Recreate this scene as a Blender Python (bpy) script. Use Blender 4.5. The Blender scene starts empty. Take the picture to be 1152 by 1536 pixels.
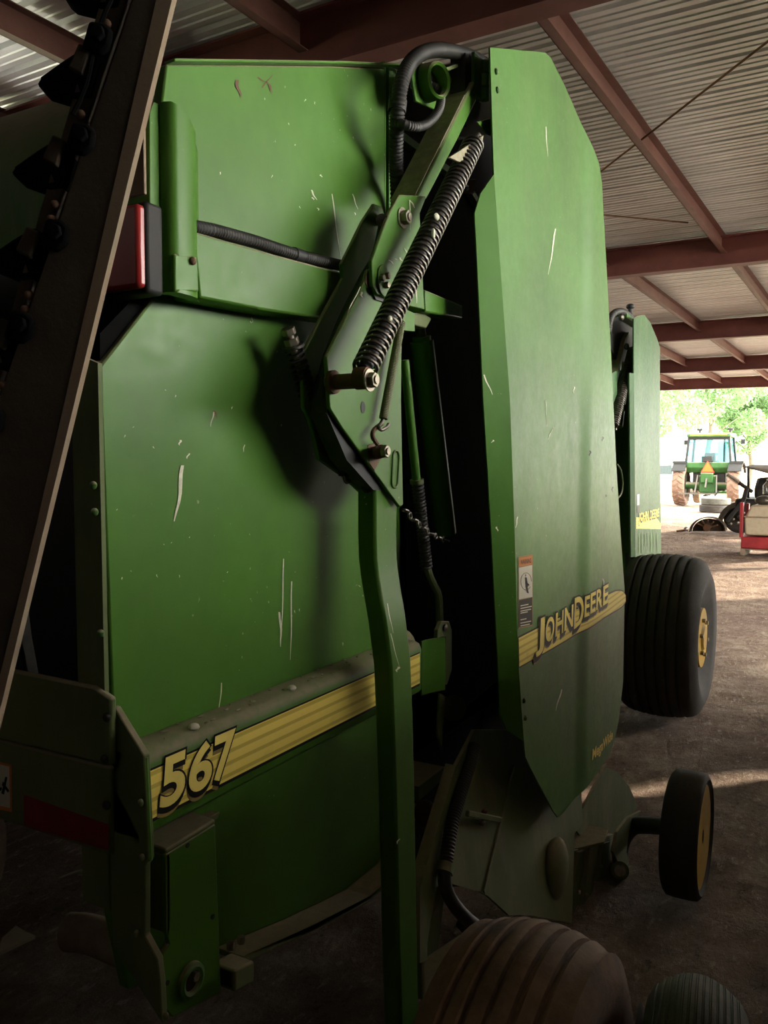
import bpy, bmesh, math, random
from mathutils import Vector, Matrix
PI = math.pi
V = Vector
scene = bpy.context.scene
COL = scene.collection
random.seed(7)

# ------------------------------------------------------------------ camera
F, CX, CY = 1256.0, 576.0, 768.0
YAW, PITCH, HC = math.radians(29.06), math.atan(70.0 / F), 1.65
CAM = V((0, 0, HC))
_fw = V((-math.sin(YAW) * math.cos(PITCH), math.cos(YAW) * math.cos(PITCH), -math.sin(PITCH)))
_rt = V((math.cos(YAW), math.sin(YAW), 0))
_up = _rt.cross(_fw)
cam_data = bpy.data.cameras.new('camera')
cam_data.sensor_fit = 'VERTICAL'
cam_data.sensor_height = 36.0
cam_data.lens = F / 1536.0 * 36.0
cam_data.clip_start = 0.02
cam_data.clip_end = 500
cam = bpy.data.objects.new('camera', cam_data)
COL.objects.link(cam)
cam.matrix_world = Matrix((( _rt.x, _up.x, -_fw.x, 0), (_rt.y, _up.y, -_fw.y, 0), (_rt.z, _up.z, -_fw.z, HC), (0, 0, 0, 1)))
scene.camera = cam

def ray(u, v):
    return _fw * F + _rt * (u - CX) + _up * (CY - v)
def onX(u, v, X):
    d = ray(u, v); return CAM + d * (X / d.x)
def onY(u, v, Y):
    d = ray(u, v); return CAM + d * (Y / d.y)
def onZ(u, v, Z=0.0):
    d = ray(u, v); return CAM + d * ((Z - HC) / d.z)
def onD(u, v, D):
    d = ray(u, v); return CAM + d * (D / F)
def onS(u, v, fun):                      # surface X = fun(Y)
    X = fun(2.0)
    for _ in range(40):
        p = onX(u, v, X); X = 0.5 * X + 0.5 * fun(min(p.y, 6.0))
    return onX(u, v, X)

# ------------------------------------------------------------------ mesh builder
def frames(path):
    n = len(path); T = []
    for i in range(n):
        a = path[max(i - 1, 0)]; b = path[min(i + 1, n - 1)]
        d = b - a
        T.append(d.normalized() if d.length > 1e-9 else V((0, 0, 1)))
    r = V((0, 0, 1)) if abs(T[0].z) < 0.9 else V((1, 0, 0))
    N = []; u = (r - T[0] * r.dot(T[0])).normalized()
    for i in range(n):
        u = u - T[i] * u.dot(T[i])
        u = u.normalized() if u.length > 1e-6 else T[i].orthogonal().normalized()
        N.append((u.copy(), T[i].cross(u)))
    return N
def smooth_path(pts, step):
    out = []; n = len(pts)
    for i in range(n - 1):
        p0 = pts[max(i - 1, 0)]; p1 = pts[i]; p2 = pts[i + 1]; p3 = pts[min(i + 2, n - 1)]
        k = max(1, int((p2 - p1).length / step))
        for j in range(k):
            t = j / k
            out.append(0.5 * ((2 * p1) + (p2 - p0) * t + (2 * p0 - 5 * p1 + 4 * p2 - p3) * t * t + (3 * p1 - p0 - 3 * p2 + p3) * t ** 3))
    out.append(pts[-1].copy())
    return out

class MB:
    def __init__(self): self.v = []; self.f = []
    def add(self, vs, fs):
        b = len(self.v); self.v += [V(p) for p in vs]; self.f += [tuple(b + i for i in f) for f in fs]; return self
    def prism(self, pts, ext):
        n = len(pts); ext = V(ext)
        vs = [V(p) for p in pts] + [V(p) + ext for p in pts]
        fs = [tuple(range(n)), tuple(range(2 * n - 1, n - 1, -1))]
        fs += [(i, i + n, (i + 1) % n + n, (i + 1) % n) for i in range(n)]
        return self.add(vs, fs)
    def box(self, lo, hi):
        x0, y0, z0 = lo; x1, y1, z1 = hi
        return self.add([(x0, y0, z0), (x1, y0, z0), (x1, y1, z0), (x0, y1, z0), (x0, y0, z1), (x1, y0, z1), (x1, y1, z1), (x0, y1, z1)],
                        [(0, 3, 2, 1), (4, 5, 6, 7), (0, 1, 5, 4), (1, 2, 6, 5), (2, 3, 7, 6), (3, 0, 4, 7)])
    def bar(self, p0, p1, w, h, side=(1, 0, 0)):
        p0 = V(p0); p1 = V(p1); t = (p1 - p0).normalized(); s = V(side); s = (s - t * s.dot(t)).normalized(); u = t.cross(s)
        q = [p0 + s * (a * w / 2) + u * (b * h / 2) for a, b in ((-1, -1), (1, -1), (1, 1), (-1, 1))]
        return self.prism(q, p1 - p0)
    def tube(self, path, r, n=10, cap=True):
        path = [V(p) for p in path]; N = frames(path); m = len(path); vs = []; fs = []
        for i, p in enumerate(path):
            R = r[i] if isinstance(r, (list, tuple)) else r
            for k in range(n):
                a = 2 * PI * k / n; vs.append(p + (N[i][0] * math.cos(a) + N[i][1] * math.sin(a)) * R)
        for i in range(m - 1):
            for k in range(n):
                fs.append((i * n + k, i * n + (k + 1) % n, (i + 1) * n + (k + 1) % n, (i + 1) * n + k))
        if cap: fs += [tuple(range(n - 1, -1, -1)), tuple(range((m - 1) * n, m * n))]
        return self.add(vs, fs)
    def cyl(self, p0, p1, r, n=16, r1=None):
        return self.tube([p0, p1], [r, r if r1 is None else r1], n)
    def lathe(self, prof, c, axis=(1, 0, 0), n=48, closed=False):
        c = V(c); ax = V(axis).normalized(); u = ax.orthogonal().normalized(); w = ax.cross(u); m = len(prof); vs = []; fs = []
        for k in range(n):
            a = 2 * PI * k / n; d = u * math.cos(a) + w * math.sin(a)
            for (s, r) in prof: vs.append(c + ax * s + d * r)
        for k in range(n):
            k2 = (k + 1) % n
            for i in range(m if closed else m - 1):
                j = (i + 1) % m
                fs.append((k * m + i, k * m + j, k2 * m + j, k2 * m + i))
        if not closed:
            if prof[0][1] > 1e-5: fs.append(tuple(k * m for k in range(n)))
            if prof[-1][1] > 1e-5: fs.append(tuple(k * m + m - 1 for k in range(n - 1, -1, -1)))
        return self.add(vs, fs)
    def spring(self, p0, p1, R, r, coils, n=6, per=14, R1=None):
        p0 = V(p0); p1 = V(p1); t = (p1 - p0).normalized(); u = t.orthogonal().normalized(); w = t.cross(u); K = int(coils * per); path = []
        for i in range(K + 1):
            a = 2 * PI * i / per; q = i / K; RR = R if R1 is None else R + (R1 - R) * q
            path.append(p0.lerp(p1, q) + (u * math.cos(a) + w * math.sin(a)) * RR)
        return self.tube(path, r, n)
    def conduit(self, pts, r, pitch=0.006, n=10, depth=0.86):
        path = smooth_path([V(p) for p in pts], pitch / 2)
        return self.tube(path, [r if i % 2 else r * depth for i in range(len(path))], n)
    def ellipsoid(self, c, rx, ry, rz, n=24, m=12):
        c = V(c); vs = []; fs = []
        for i in range(m + 1):
            th = PI * i / m
            for k in range(n):
                a = 2 * PI * k / n; vs.append(c + V((rx * math.sin(th) * math.cos(a), ry * math.sin(th) * math.sin(a), rz * math.cos(th))))
        for i in range(m):
            for k in range(n):
                fs.append((i * n + k, (i + 1) * n + k, (i + 1) * n + (k + 1) % n, i * n + (k + 1) % n))
        return self.add(vs, fs)
    def hexnut(self, c, axis, r, h, hole=False):
        c = V(c); ax = V(axis).normalized(); u = ax.orthogonal().normalized(); w = ax.cross(u)
        return self.prism([c + (u * math.cos(a * PI / 3) + w * math.sin(a * PI / 3)) * r for a in range(6)], ax * h)
    def grid(self, fn, nu, nv):
        vs = [fn(i / nu, j / nv) for i in range(nu + 1) for j in range(nv + 1)]
        fs = [(i * (nv + 1) + j, (i + 1) * (nv + 1) + j, (i + 1) * (nv + 1) + j + 1, i * (nv + 1) + j + 1) for i in range(nu) for j in range(nv)]
        return self.add(vs, fs)

def build(name, mb, mat, parent=None, smooth=35, bevel=0, solid=0, recalc=True, kind=None, merge=1e-5, out=(1, 0, 0.01)):
    me = bpy.data.meshes.new(name)
    bm = bmesh.new()
    vs = [bm.verts.new(p) for p in mb.v]
    for f in mb.f:
        try: bm.faces.new([vs[i] for i in f])
        except ValueError: pass
    if merge: bmesh.ops.remove_doubles(bm, verts=bm.verts, dist=merge)
    if recalc: bmesh.ops.recalc_face_normals(bm, faces=bm.faces)
    if solid:
        s = V((0, 0, 0))
        for f in bm.faces: f.normal_update(); s += f.normal * f.calc_area()
        if s.dot(V(out)) < 0: bmesh.ops.reverse_faces(bm, faces=bm.faces)
    bm.to_mesh(me); bm.free()
    me.materials.append(mat)
    o = bpy.data.objects.new(name, me); COL.objects.link(o)
    if solid:
        m = o.modifiers.new('sheet', 'SOLIDIFY'); m.thickness = solid; m.offset = -1; m.use_even_offset = True
        dg = bpy.context.evaluated_depsgraph_get(); dg.update()
        me2 = bpy.data.meshes.new_from_object(o.evaluated_get(dg)); o.modifiers.clear(); o.data = me2; bpy.data.meshes.remove(me); me = me2
    if smooth:
        me.shade_smooth(); me.set_sharp_from_angle(angle=math.radians(smooth))
    if parent is not None:
        o.parent = parent
        if parent.type == 'EMPTY' and not parent.get('_local'):
            o.matrix_parent_inverse = Matrix.Translation(-parent.location)
    if bevel:
        m = o.modifiers.new('bevel', 'BEVEL'); m.width = bevel; m.segments = 2; m.limit_method = 'ANGLE'; m.angle_limit = math.radians(40)
    if kind: o['kind'] = kind
    return o
def thing(name, label, cat, loc=(0, 0, 0), rotz=0, group=None, local=False):
    o = bpy.data.objects.new(name, None); COL.objects.link(o)
    o.location = loc; o.rotation_euler = (0, 0, rotz); o.empty_display_size = 0.1
    o['label'] = label; o['category'] = cat
    if group: o['group'] = group
    if local: o['_local'] = 1
    return o
def tag(o, label, cat, group=None):
    o['label'] = label; o['category'] = cat
    if group: o['group'] = group
    return o
def struct(name, mb, mat, **k):
    return build(name, mb, mat, kind='structure', **k)
def px(lst, X): return [onX(u, v, X) for u, v in lst]
def plate(name, lst, X, th, mat, parent, bevel=0.002, **k):
    return build(name, MB().prism(px(lst, X), (-th, 0, 0)), mat, parent, bevel=bevel, smooth=30, **k)

# text -> mesh fitted into a box of the plane X = xf(Y); reads along +Y with Z up
def text_mesh(body, y0, y1, z0, z1, xf, shear=0.0, fat=0.0, lift=0.001, rise=0.0):
    cu = bpy.data.curves.new('lettering', 'FONT'); cu.body = body; cu.offset = fat; cu.resolution_u = 6
    o = bpy.data.objects.new('lettering', cu); COL.objects.link(o)
    dg = bpy.context.evaluated_depsgraph_get(); dg.update()
    me = bpy.data.meshes.new_from_object(o.evaluated_get(dg))
    bpy.data.objects.remove(o); bpy.data.curves.remove(cu)
    xs = [v.co.x for v in me.vertices]; ys = [v.co.y for v in me.vertices]
    a0, a1, b0, b1 = min(xs), max(xs), min(ys), max(ys)
    mb = MB(); vs = []
    for v in me.vertices:
        q = (v.co.x - a0) / (a1 - a0); w = (v.co.y - b0) / (b1 - b0)
        y = y0 + (y1 - y0) * q + shear * w * (z1 - z0); z = z0 + (z1 - z0) * w + rise * q
        vs.append((xf(y) + lift, y, z))
    mb.add(vs, [tuple(p.vertices) for p in me.polygons])
    bpy.data.meshes.remove(me)
    return mb

# ------------------------------------------------------------------ materials
def srgb(r, g, b):
    f = lambda c: (c / 255) / 12.92 if c <= 10 else (((c / 255) + 0.055) / 1.055) ** 2.4
    return (f(r), f(g), f(b), 1)
class NT:
    def __init__(self, name):
        self.m = bpy.data.materials.new(name); self.m.use_nodes = True
        self.t = self.m.node_tree; self.n = self.t.nodes
        self.b = self.n['Principled BSDF']; self.tc = self.n.new('ShaderNodeTexCoord')
    def l(self, a, b): self.t.links.new(a, b)
    def noise(self, scale, detail=4, rough=0.55, vec=None, stretch=None):
        x = self.n.new('ShaderNodeTexNoise'); x.inputs['Scale'].default_value = scale; x.inputs['Detail'].default_value = detail; x.inputs['Roughness'].default_value = rough
        src = vec or self.tc.outputs['Object']
        if stretch:
            mp = self.n.new('ShaderNodeMapping'); mp.inputs['Scale'].default_value = stretch; self.l(src, mp.inputs[0]); src = mp.outputs[0]
        self.l(src, x.inputs['Vector']); return x.outputs['Fac']
    def ramp(self, fac, stops):
        r = self.n.new('ShaderNodeValToRGB'); e = r.color_ramp.elements
        while len(e) < len(stops): e.new(0.5)
        for k, (p, c) in enumerate(stops):
            e[k].position = p; e[k].color = c if len(c) == 4 else (*c, 1)
        self.l(fac, r.inputs[0]); return r.outputs[0]
    def rng(self, fac, a, b, c=0.0, d=1.0):
        r = self.n.new('ShaderNodeMapRange'); self.l(fac, r.inputs[0])
        for i, x in enumerate((a, b, c, d)): r.inputs[i + 1].default_value = x
        return r.outputs[0]
    def mix(self, fac, a, b):
        r = self.n.new('ShaderNodeMix'); r.data_type = 'RGBA'
        for s, val in ((0, fac), (6, a), (7, b)):
            if hasattr(val, 'is_linked') or hasattr(val, 'links'): self.l(val, r.inputs[s])
            else: r.inputs[s].default_value = val if s == 0 else (val if len(val) == 4 else (*val, 1))
        return r.outputs[2]
    def math(self, op, a, b=None):
        r = self.n.new('ShaderNodeMath'); r.operation = op
        for i, val in enumerate((a, b)):
            if val is None: continue
            if isinstance(val, (int, float)): r.inputs[i].default_value = val
            else: self.l(val, r.inputs[i])
        return r.outputs[0]
    def up(self):
        g = self.n.new('ShaderNodeNewGeometry'); s = self.n.new('ShaderNodeSeparateXYZ'); self.l(g.outputs['Normal'], s.inputs[0]); return s.outputs[2]
    def color(self, c):
        if hasattr(c, 'links'): self.l(c, self.b.inputs['Base Color'])
        else: self.b.inputs['Base Color'].default_value = c if len(c) == 4 else (*c, 1)
    def bump(self, h, strength=0.3, dist=0.01):
        b = self.n.new('ShaderNodeBump'); b.inputs['Strength'].default_value = strength; b.inputs['Distance'].default_value = dist
        self.l(h, b.inputs['Height']); self.l(b.outputs[0], self.b.inputs['Normal'])
    def set(self, **k):
        for n_, v_ in k.items():
            s = self.b.inputs[n_.replace('_', ' ').title().replace('Ior', 'IOR')]
            if hasattr(v_, 'links'): self.l(v_, s)
            else: s.default_value = v_
        return self.m

DUST = (0.30, 0.255, 0.17)
def paint(name, base, rough=0.38, dust=1.0, speck=True, grime=0.35, spec=0.28, coat=0.0):
    t = NT(name)
    n1 = t.noise(2.3, 5, 0.6); n2 = t.noise(38, 3, 0.7)
    dark = tuple(c * 0.72 for c in base[:3]); lite = tuple(min(1, c * 1.12) for c in base[:3])
    c = t.ramp(n1, [(0.3, dark), (0.7, lite)])
    film = t.math('MULTIPLY', t.rng(t.noise(5, 6, 0.7, stretch=(1, 1, 0.25)), 0.45, 0.8), grime * 0.35)
    c = t.mix(film, c, DUST)
    if speck:
        s = t.rng(t.noise(95, 2, 0.5), 0.735, 0.765)
        s = t.math('MULTIPLY', s, t.rng(t.noise(3.1, 2), 0.5, 0.62))
        c = t.mix(t.math('MULTIPLY', s, 0.6), c, (0.5, 0.48, 0.36))
    if dust:
        d = t.math('MULTIPLY', t.rng(t.up(), 0.16, 0.62), t.rng(n2, 0.25, 0.6, 0.55, 1.0))
        c = t.mix(t.math('MULTIPLY', d, dust * 0.9), c, DUST)
        r = t.math('ADD', t.math('MULTIPLY', d, 0.45), t.rng(n2, 0.3, 0.7, rough - 0.05, rough + 0.07)); t.set(roughness=r)
    else: t.set(roughness=rough)
    t.color(c); t.b.inputs['Specular IOR Level'].default_value = spec
    t.bump(t.noise(3.0, 2), 0.08, 0.01)
    return t.m
def plain(name, base, rough=0.5, metal=0.0, var=0.25, scale=14, bump=0.0):
    t = NT(name); n = t.noise(scale, 5, 0.65)
    t.color(t.ramp(n, [(0.3, tuple(c * (1 - var) for c in base[:3])), (0.72, tuple(min(1, c * (1 + var)) for c in base[:3]))]))
    t.set(roughness=rough, metallic=metal)
    if bump: t.bump(t.noise(scale * 4, 4, 0.7), bump, 0.004)
    return t.m
def rubber(name, base, dust, amt):
    t = NT(name); n = t.noise(9, 6, 0.7); n2 = t.noise(70, 4, 0.7)
    c = t.mix(t.math('MULTIPLY', t.rng(n, 0.25, 0.7), amt), base, dust)
    c = t.mix(t.rng(n2, 0.7, 0.78, 0, 0.35), c, (0.35, 0.3, 0.2)); t.color(c); t.set(roughness=0.85); t.bump(n2, 0.35, 0.004); return t.m
def rusty(name, base, rust, lo=0.35, hi=0.7, rough=0.75, scale=7):
    t = NT(name); n = t.noise(scale, 8, 0.72); t.color(t.mix(t.rng(n, lo, hi), base, rust)); t.set(roughness=rough, metallic=0.25)
    t.bump(t.noise(60, 5, 0.7), 0.3, 0.003); return t.m

M = {}
M['green'] = paint('green_paint', (0.070, 0.182, 0.022), grime=0.15, spec=0.2)
M['green_shield'] = paint('green_shield_paint', (0.078, 0.190, 0.036), rough=0.44, dust=0.8, grime=0.4, spec=0.22)
M['green_strip'] = paint('green_folded_strip', (0.066, 0.178, 0.022), rough=0.5, grime=0.1, spec=0.08)
M['green_old'] = paint('weathered_green_paint', (0.060, 0.165, 0.030), rough=0.5, grime=1.0)
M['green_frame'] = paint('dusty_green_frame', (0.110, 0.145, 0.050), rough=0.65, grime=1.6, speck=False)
M['green_far'] = paint('hazed_green_paint', (0.050, 0.110, 0.042), rough=0.45, spec=0.14, grime=0.6)  # greyed green; reflected haze on the far shield put into the base
M['green_tractor'] = paint('tractor_green', (0.022, 0.085, 0.018), rough=0.5)
M['yellow_paint'] = paint('yellow_wheel_paint', (0.55, 0.33, 0.03), rough=0.5, grime=1.2)
M['black'] = plain('black_fittings', (0.012, 0.012, 0.011), 0.6)
M['iron_shade_black'] = plain('matte_iron_and_shade', (0.006, 0.006, 0.006), 1.0)  # near-black of dark iron, and deep shade put in as colour
M['iron_shade_black'].node_tree.nodes['Principled BSDF'].inputs['Specular IOR Level'].default_value = 0.05
M['hose'] = plain('black_conduit', (0.030, 0.028, 0.024), 0.6, var=0.4)
M['belt'] = plain('black_belting', (0.012, 0.012, 0.012), 0.7)
M['dusty_tan'] = plain('dust_coated_plate', (0.30, 0.27, 0.17), 0.8, var=0.3, scale=40)
M['steel'] = rusty('oily_steel', (0.16, 0.15, 0.13), (0.07, 0.05, 0.035), 0.4, 0.75, 0.42, 30)
M['steel'].node_tree.nodes['Principled BSDF'].inputs['Metallic'].default_value = 0.85
M['bolt'] = rusty('zinc_bolt', (0.32, 0.29, 0.22), (0.14, 0.09, 0.05), 0.5, 0.8, 0.4, 60)
M['bolt'].node_tree.nodes['Principled BSDF'].inputs['Metallic'].default_value = 0.8
M['rust'] = rusty('rust_coat', (0.10, 0.055, 0.03), (0.16, 0.075, 0.035))
M['mower'] = rusty('brown_rusted_steel', (0.040, 0.032, 0.022), (0.085, 0.058, 0.036), 0.35, 0.75, 0.8)
M['mower_light'] = rusty('lit_rusted_flange', (0.27, 0.215, 0.150), (0.28, 0.18, 0.11), 0.35, 0.8, 0.8)  # paler copy of the bar's rust; light on the flange put into colour
M['mower_dark'] = plain('greasy_black_iron', (0.012, 0.010, 0.008), 0.7)
M['tire_brown'] = rubber('mud_dusted_rubber', (0.070, 0.046, 0.032), (0.26, 0.155, 0.105), 0.95)
M['tire_grey'] = rubber('grey_worn_rubber', (0.045, 0.046, 0.040), (0.13, 0.13, 0.105), 0.8)
M['tire_dark'] = rubber('dark_rubber', (0.020, 0.018, 0.016), (0.055, 0.045, 0.035), 0.7)
M['red_lens'] = plain('red_lamp_lens', (0.34, 0.026, 0.024), 0.3, var=0.1)
M['white_decal'] = plain('white_decal', (0.62, 0.58, 0.46), 0.5, var=0.06)
M['black_decal'] = plain('black_decal', (0.012, 0.012, 0.010), 0.4, var=0.1)
M['orange_decal'] = plain('orange_decal', (0.62, 0.20, 0.04), 0.5, var=0.05)
M['tan_decal'] = plain('tan_shade_decal', (0.28, 0.20, 0.07), 0.45, var=0.1)
M['yellow_letter'] = plain('yellow_letter_decal', (0.95, 0.76, 0.20), 0.5, var=0.05)
M['scratch'] = plain('pale_streak', (0.60, 0.60, 0.44), 0.7, var=0.2, scale=120)
M['red_reflector'] = plain('dull_red_reflector', (0.20, 0.02, 0.015), 0.5)
def stripe_mat():
    t = NT('yellow_stripe_decal'); s = t.n.new('ShaderNodeSeparateXYZ'); t.l(t.tc.outputs['Object'], s.inputs[0])
    w = t.math('FRACT', t.math('MULTIPLY', s.outputs[2], 52.0)); band = t.rng(w, 0.62, 0.72)
    c = t.mix(t.math('MULTIPLY', band, 0.75), (0.95, 0.76, 0.18, 1), (0.62, 0.45, 0.07, 1))
    c = t.mix(t.rng(t.noise(30, 4), 0.6, 0.8, 0, 0.25), c, (0.40, 0.30, 0.10)); t.color(c); t.set(roughness=0.42); return t.m
M['stripe'] = stripe_mat()

for k_ in ('white_decal', 'black_decal', 'tan_decal', 'yellow_letter', 'stripe', 'orange_decal'):
    M[k_].node_tree.nodes['Principled BSDF'].inputs['Specular IOR Level'].default_value = 0.12
# ================================================================== the baler
XP, XB, XJ = -0.93, -0.864, -0.75          # tailgate sheet, tailgate beam face, front shield
YR, YF = 0.85, 1.70                         # rear and front edge of the tailgate
baler = thing('round_baler', 'big green round baler with yellow 567 stripe and long coil spring on its side', 'baler', (-1.5, 1.9, 0))
def B(name, mb, mat, parent=baler, **k): return build(name, mb, M[mat], parent, **k)

# ---- tailgate
tail = px([(236, 440), (236, 210), (250, 96), (330, 97), (420, 98), (500, 99), (574, 101)], XP)
YT = onX(577, 200, XP).y
tail[-1] = V((XP, YT, tail[-1].z))
tail += [V((XP, YT, 0.745))]
tail += px([(566, 1297), (520, 1335), (430, 1378), (326, 1422)], XP)
tail += [V((XP, YR + 0.03, 0.86)), V((XP, YR, 1.0))]
tail += px([(170, 1060), (150, 550)], XP)
tg = B('tailgate_panel', MB().prism(tail, (-0.02, 0, 0)), 'green', bevel=0.003, smooth=30)
# lip along the top edge
lip = px([(246, 92), (330, 93), (420, 94), (500, 95), (585, 98)], XP); lip.append(V((XP, YF + 0.05, lip[-1].z + 0.012)))
m = MB()
def strip(m, pts, dx, dz):
    for a, b in zip(pts[:-1], pts[1:]):
        m.prism([a, b, b + V((0, 0, -dz)), a + V((0, 0, -dz))], (dx, 0, 0))
strip(m, lip, 0.022, 0.005); B('top_lip', m, 'green', tg, bevel=0.0015)
B('front_flange', MB().box((XP - 0.10, YT, 0.74), (XP - 0.001, YT + 0.010, lip[-1].z - 0.01)), 'green', tg, bevel=0.003)
# rear facing edge flange with bolts
ed = [onX(150, 550, XP), onX(170, 1060, XP)]
fl = px([(150, 545), (170, 1060)], XP)
B('rear_flange', MB().prism([V((XP, fl[0].y - 0.004, fl[0].z)), V((XP - 0.055, fl[0].y - 0.004, fl[0].z + 0.02)), V((XP - 0.055, YR - 0.004, 1.0)), V((XP, YR - 0.004, 1.0))], (0, 0.008, 0)), 'green_frame', tg)
for u, v in ((140, 728), (142, 768), (151, 950)):
    p = onY(u, v, YR - 0.012); B('bolt', MB().ellipsoid(p, 0.006, 0.005, 0.006, 12, 8), 'green_old', tg)
# dark slanted flange between sheet and lamp bracket
q = px([(150, 552), (236, 442), (236, 410), (150, 500)], XP - 0.01)
B('slanted_flange', MB().prism(q, (-0.05, 0, 0)), 'iron_shade_black', tg)
# streaks and specks stuck on the sheet
def streaks(name, rows, xf, parent, mat='scratch', one=False):
    if not one:
        for r in rows: streaks(name, [r], xf, parent, mat, True)
        return
    m = MB()
    for u0, v0, u1, v1, w in rows:
        n = 6; L = []; R = []
        for i in range(n + 1):
            t = i / n; ww = w * (0.35 + 0.65 * math.sin(PI * min(1, 0.12 + t * 0.85)) ** 0.7) * (1 - 0.55 * t)
            du = math.sin(t * 7 + u0) * w * 0.25
            for lst, s in ((L, -0.5), (R, 0.5)):
                p = onS(u0 + (u1 - u0) * t + du + s * ww, v0 + (v1 - v0) * t, xf); p.x = xf(p.y) + 0.0012; lst.append(p)
        m.add(L + R, [(i, i + 1, n + 2 + i, n + 1 + i) for i in range(n)])
    o = B(name, m, mat, parent, recalc=False)
    if len(rows) > 1: o['kind'] = 'stuff'
rows = [(274, 698, 262, 782, 7), (425, 838, 421, 966, 2.2), (419, 918, 421, 970, 4), (437, 872, 435, 990, 2.4), (332, 1024, 327, 1072, 2.2), (497, 291, 511, 390, 2.0),
        (528, 291, 536, 314, 1.8), (320, 618, 315, 640, 2.5), (270, 660, 268, 668, 4), (283, 680, 279, 688, 3), (366, 667, 364, 678, 2), (348, 610, 346, 614, 2), (466, 285, 474, 300, 3), (480, 262, 482, 266, 3), (468, 296, 470, 300, 3), (476, 312, 478, 316, 3)]
streaks('dropping_streak', rows, lambda y: XP, tg); rows = []
rnd = random.Random(3)
for i in range(46):
    u = rnd.uniform(170, 560); v = rnd.uniform(130, 980)
    rows.append((u, v, u + rnd.uniform(-2, 2), v + rnd.uniform(1, 5), rnd.uniform(0.8, 1.8)))
streaks('pale_specks', rows, lambda y: XP, tg, 'scratch', True)
rows = [(354, 120, 360, 146, 6), (385, 116, 403, 126, 4), (392, 132, 408, 112, 3), (402, 126, 408, 139, 4), (320, 616, 326, 628, 4)]
streaks('dried_leaf', rows, lambda y: XP, tg, 'rust')

# ---- tailgate beam with the yellow stripe
ZT, ZBm = 1.240, 1.118
sec = [(XP + 0.001, ZT - 0.002), (XB - 0.020, ZT), (XB - 0.006, ZT - 0.006), (XB, ZT - 0.020), (XB, ZBm + 0.008), (XB - 0.008, ZBm), (XP + 0.001, ZBm)]
beam = B('tailgate_beam', MB().prism([V((x, YR, z)) for x, z in sec], (0, 1.735 - YR, 0)), 'green', smooth=50)
dec = lambda n, y0, y1, z0, z1, mat, par, lift, x=XB: build(n, MB().add([(x + lift, y0, z0), (x + lift, y1, z0), (x + lift, y1, z1), (x + lift, y0, z1)], [(0, 1, 2, 3)]), M[mat], par, recalc=False)
dec('stripe_border', YR + 0.012, 1.725, 1.1375, 1.2165, 'black_decal', beam, 0.0006)
dec('yellow_stripe', YR + 0.012, 1.725, 1.143, 1.2135, 'stripe', beam, 0.0012)
cells = [('5', 236, 276), ('6', 279, 317), ('7', 316, 350)]
zc0, zc1 = 1.150, 1.224
for ch, u0, u1 in cells:
    y0 = onX(u0, 1170, XB).y; y1 = onX(u1 - 3, 1130, XB).y
    f = lambda y: XB
    B('number_shade', text_mesh(ch, y0 - 0.004, y1 - 0.004, zc0 - 0.014, zc1 - 0.014, f, 0.12, 0.032, 0.0018), 'tan_decal', beam, recalc=False, smooth=0)
    B('number_shadow', text_mesh(ch, y0 - 0.004, y1 + 0.001, zc0 - 0.009, zc1 - 0.003, f, 0.12, 0.055, 0.0022), 'black_decal', beam, recalc=False, smooth=0)
    B('number_shadow', text_mesh(ch, y0 - 0.003, y1 + 0.0035, zc0 - 0.004, zc1 + 0.0035, f, 0.12, 0.05, 0.0023), 'black_decal', beam, recalc=False, smooth=0)
    B('number', text_mesh(ch, y0, y1, zc0, zc1, f, 0.12, 0.028, 0.0028), 'yellow_letter', beam, recalc=False, smooth=0)
m = MB(); rr = random.Random(5)
for i in range(40):
    y = rr.uniform(YR + 0.03, 1.6); x = rr.uniform(XP + 0.005, XB - 0.02); s = rr.uniform(0.0015, 0.004)
    m.ellipsoid((x, y, ZT + 0.001), s, s * rr.uniform(0.8, 2.2), 0.002, 8, 5)
B('debris_crumbs', m, 'dusty_tan', beam)['kind'] = 'stuff'
for u, v, s in ((291, 1111, 0.009), (438, 1046, 0.008)):
    p = onX(u, v, XB - 0.02); B('bird_dropping', MB().ellipsoid((p.x, p.y, ZT + 0.002), s, s * 1.1, s * 0.7, 10, 6), 'white_decal', beam)

# ---- rear corner post under the sheet
m = MB()
post = [onY(u, v, YR) for u, v in ((166, 1060), (172, 1062), (216, 1134), (223, 1290), (217, 1300), (217, 1404), (236, 1440), (240, 1475), (243, 1536), (170, 1420), (162, 1290))]
B('rear_corner_post', m.prism(post, (0, 0.012, 0)), 'green_frame', bevel=0.002)
for u, v in ((211, 1204), (213, 1286), (205, 1400), (249, 1524)):
    B('bolt', MB().ellipsoid(onY(u, v, YR - 0.004), 0.0045, 0.004, 0.0055, 12, 8), 'green_frame')
B('rounded_edge', MB().tube([onY(217, 1136, YR + 0.005), onY(224, 1290, YR + 0.005)], 0.005, 8), 'green')

# ---- lower bracket at the rear corner
XL = -0.868
lst = [(249, 1282), (323, 1236), (326, 1326), (332, 1489), (259, 1526), (241, 1505), (239, 1452), (234, 1444), (254, 1416), (250, 1400)]
lb = plate('lower_bracket', lst, XL, 0.008, M['green'], baler)
top = [onX(249, 1282, XL), onX(323, 1236, XL)]
B('bracket_cap', MB().prism([top[0], top[1], top[1] + V((-0.055, 0, 0.004)), top[0] + V((-0.055, 0, 0.004))], (0, 0, 0.008)), 'green_frame', lb, bevel=0.003)
for u0, u1, v0, v1 in ((232, 261, 1262, 1248), (285, 312, 1232, 1217)):
    a = onX(u0, v0 + 8, XL - 0.05); b = onX(u1, v1 + 8, XL - 0.05)
    B('folded_tab', MB().prism([a, b, b + V((0.004, 0, 0.012)), a + V((0.004, 0, 0.012))], (0.022, 0, 0.002)), 'green_frame', lb, bevel=0.002)
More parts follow.
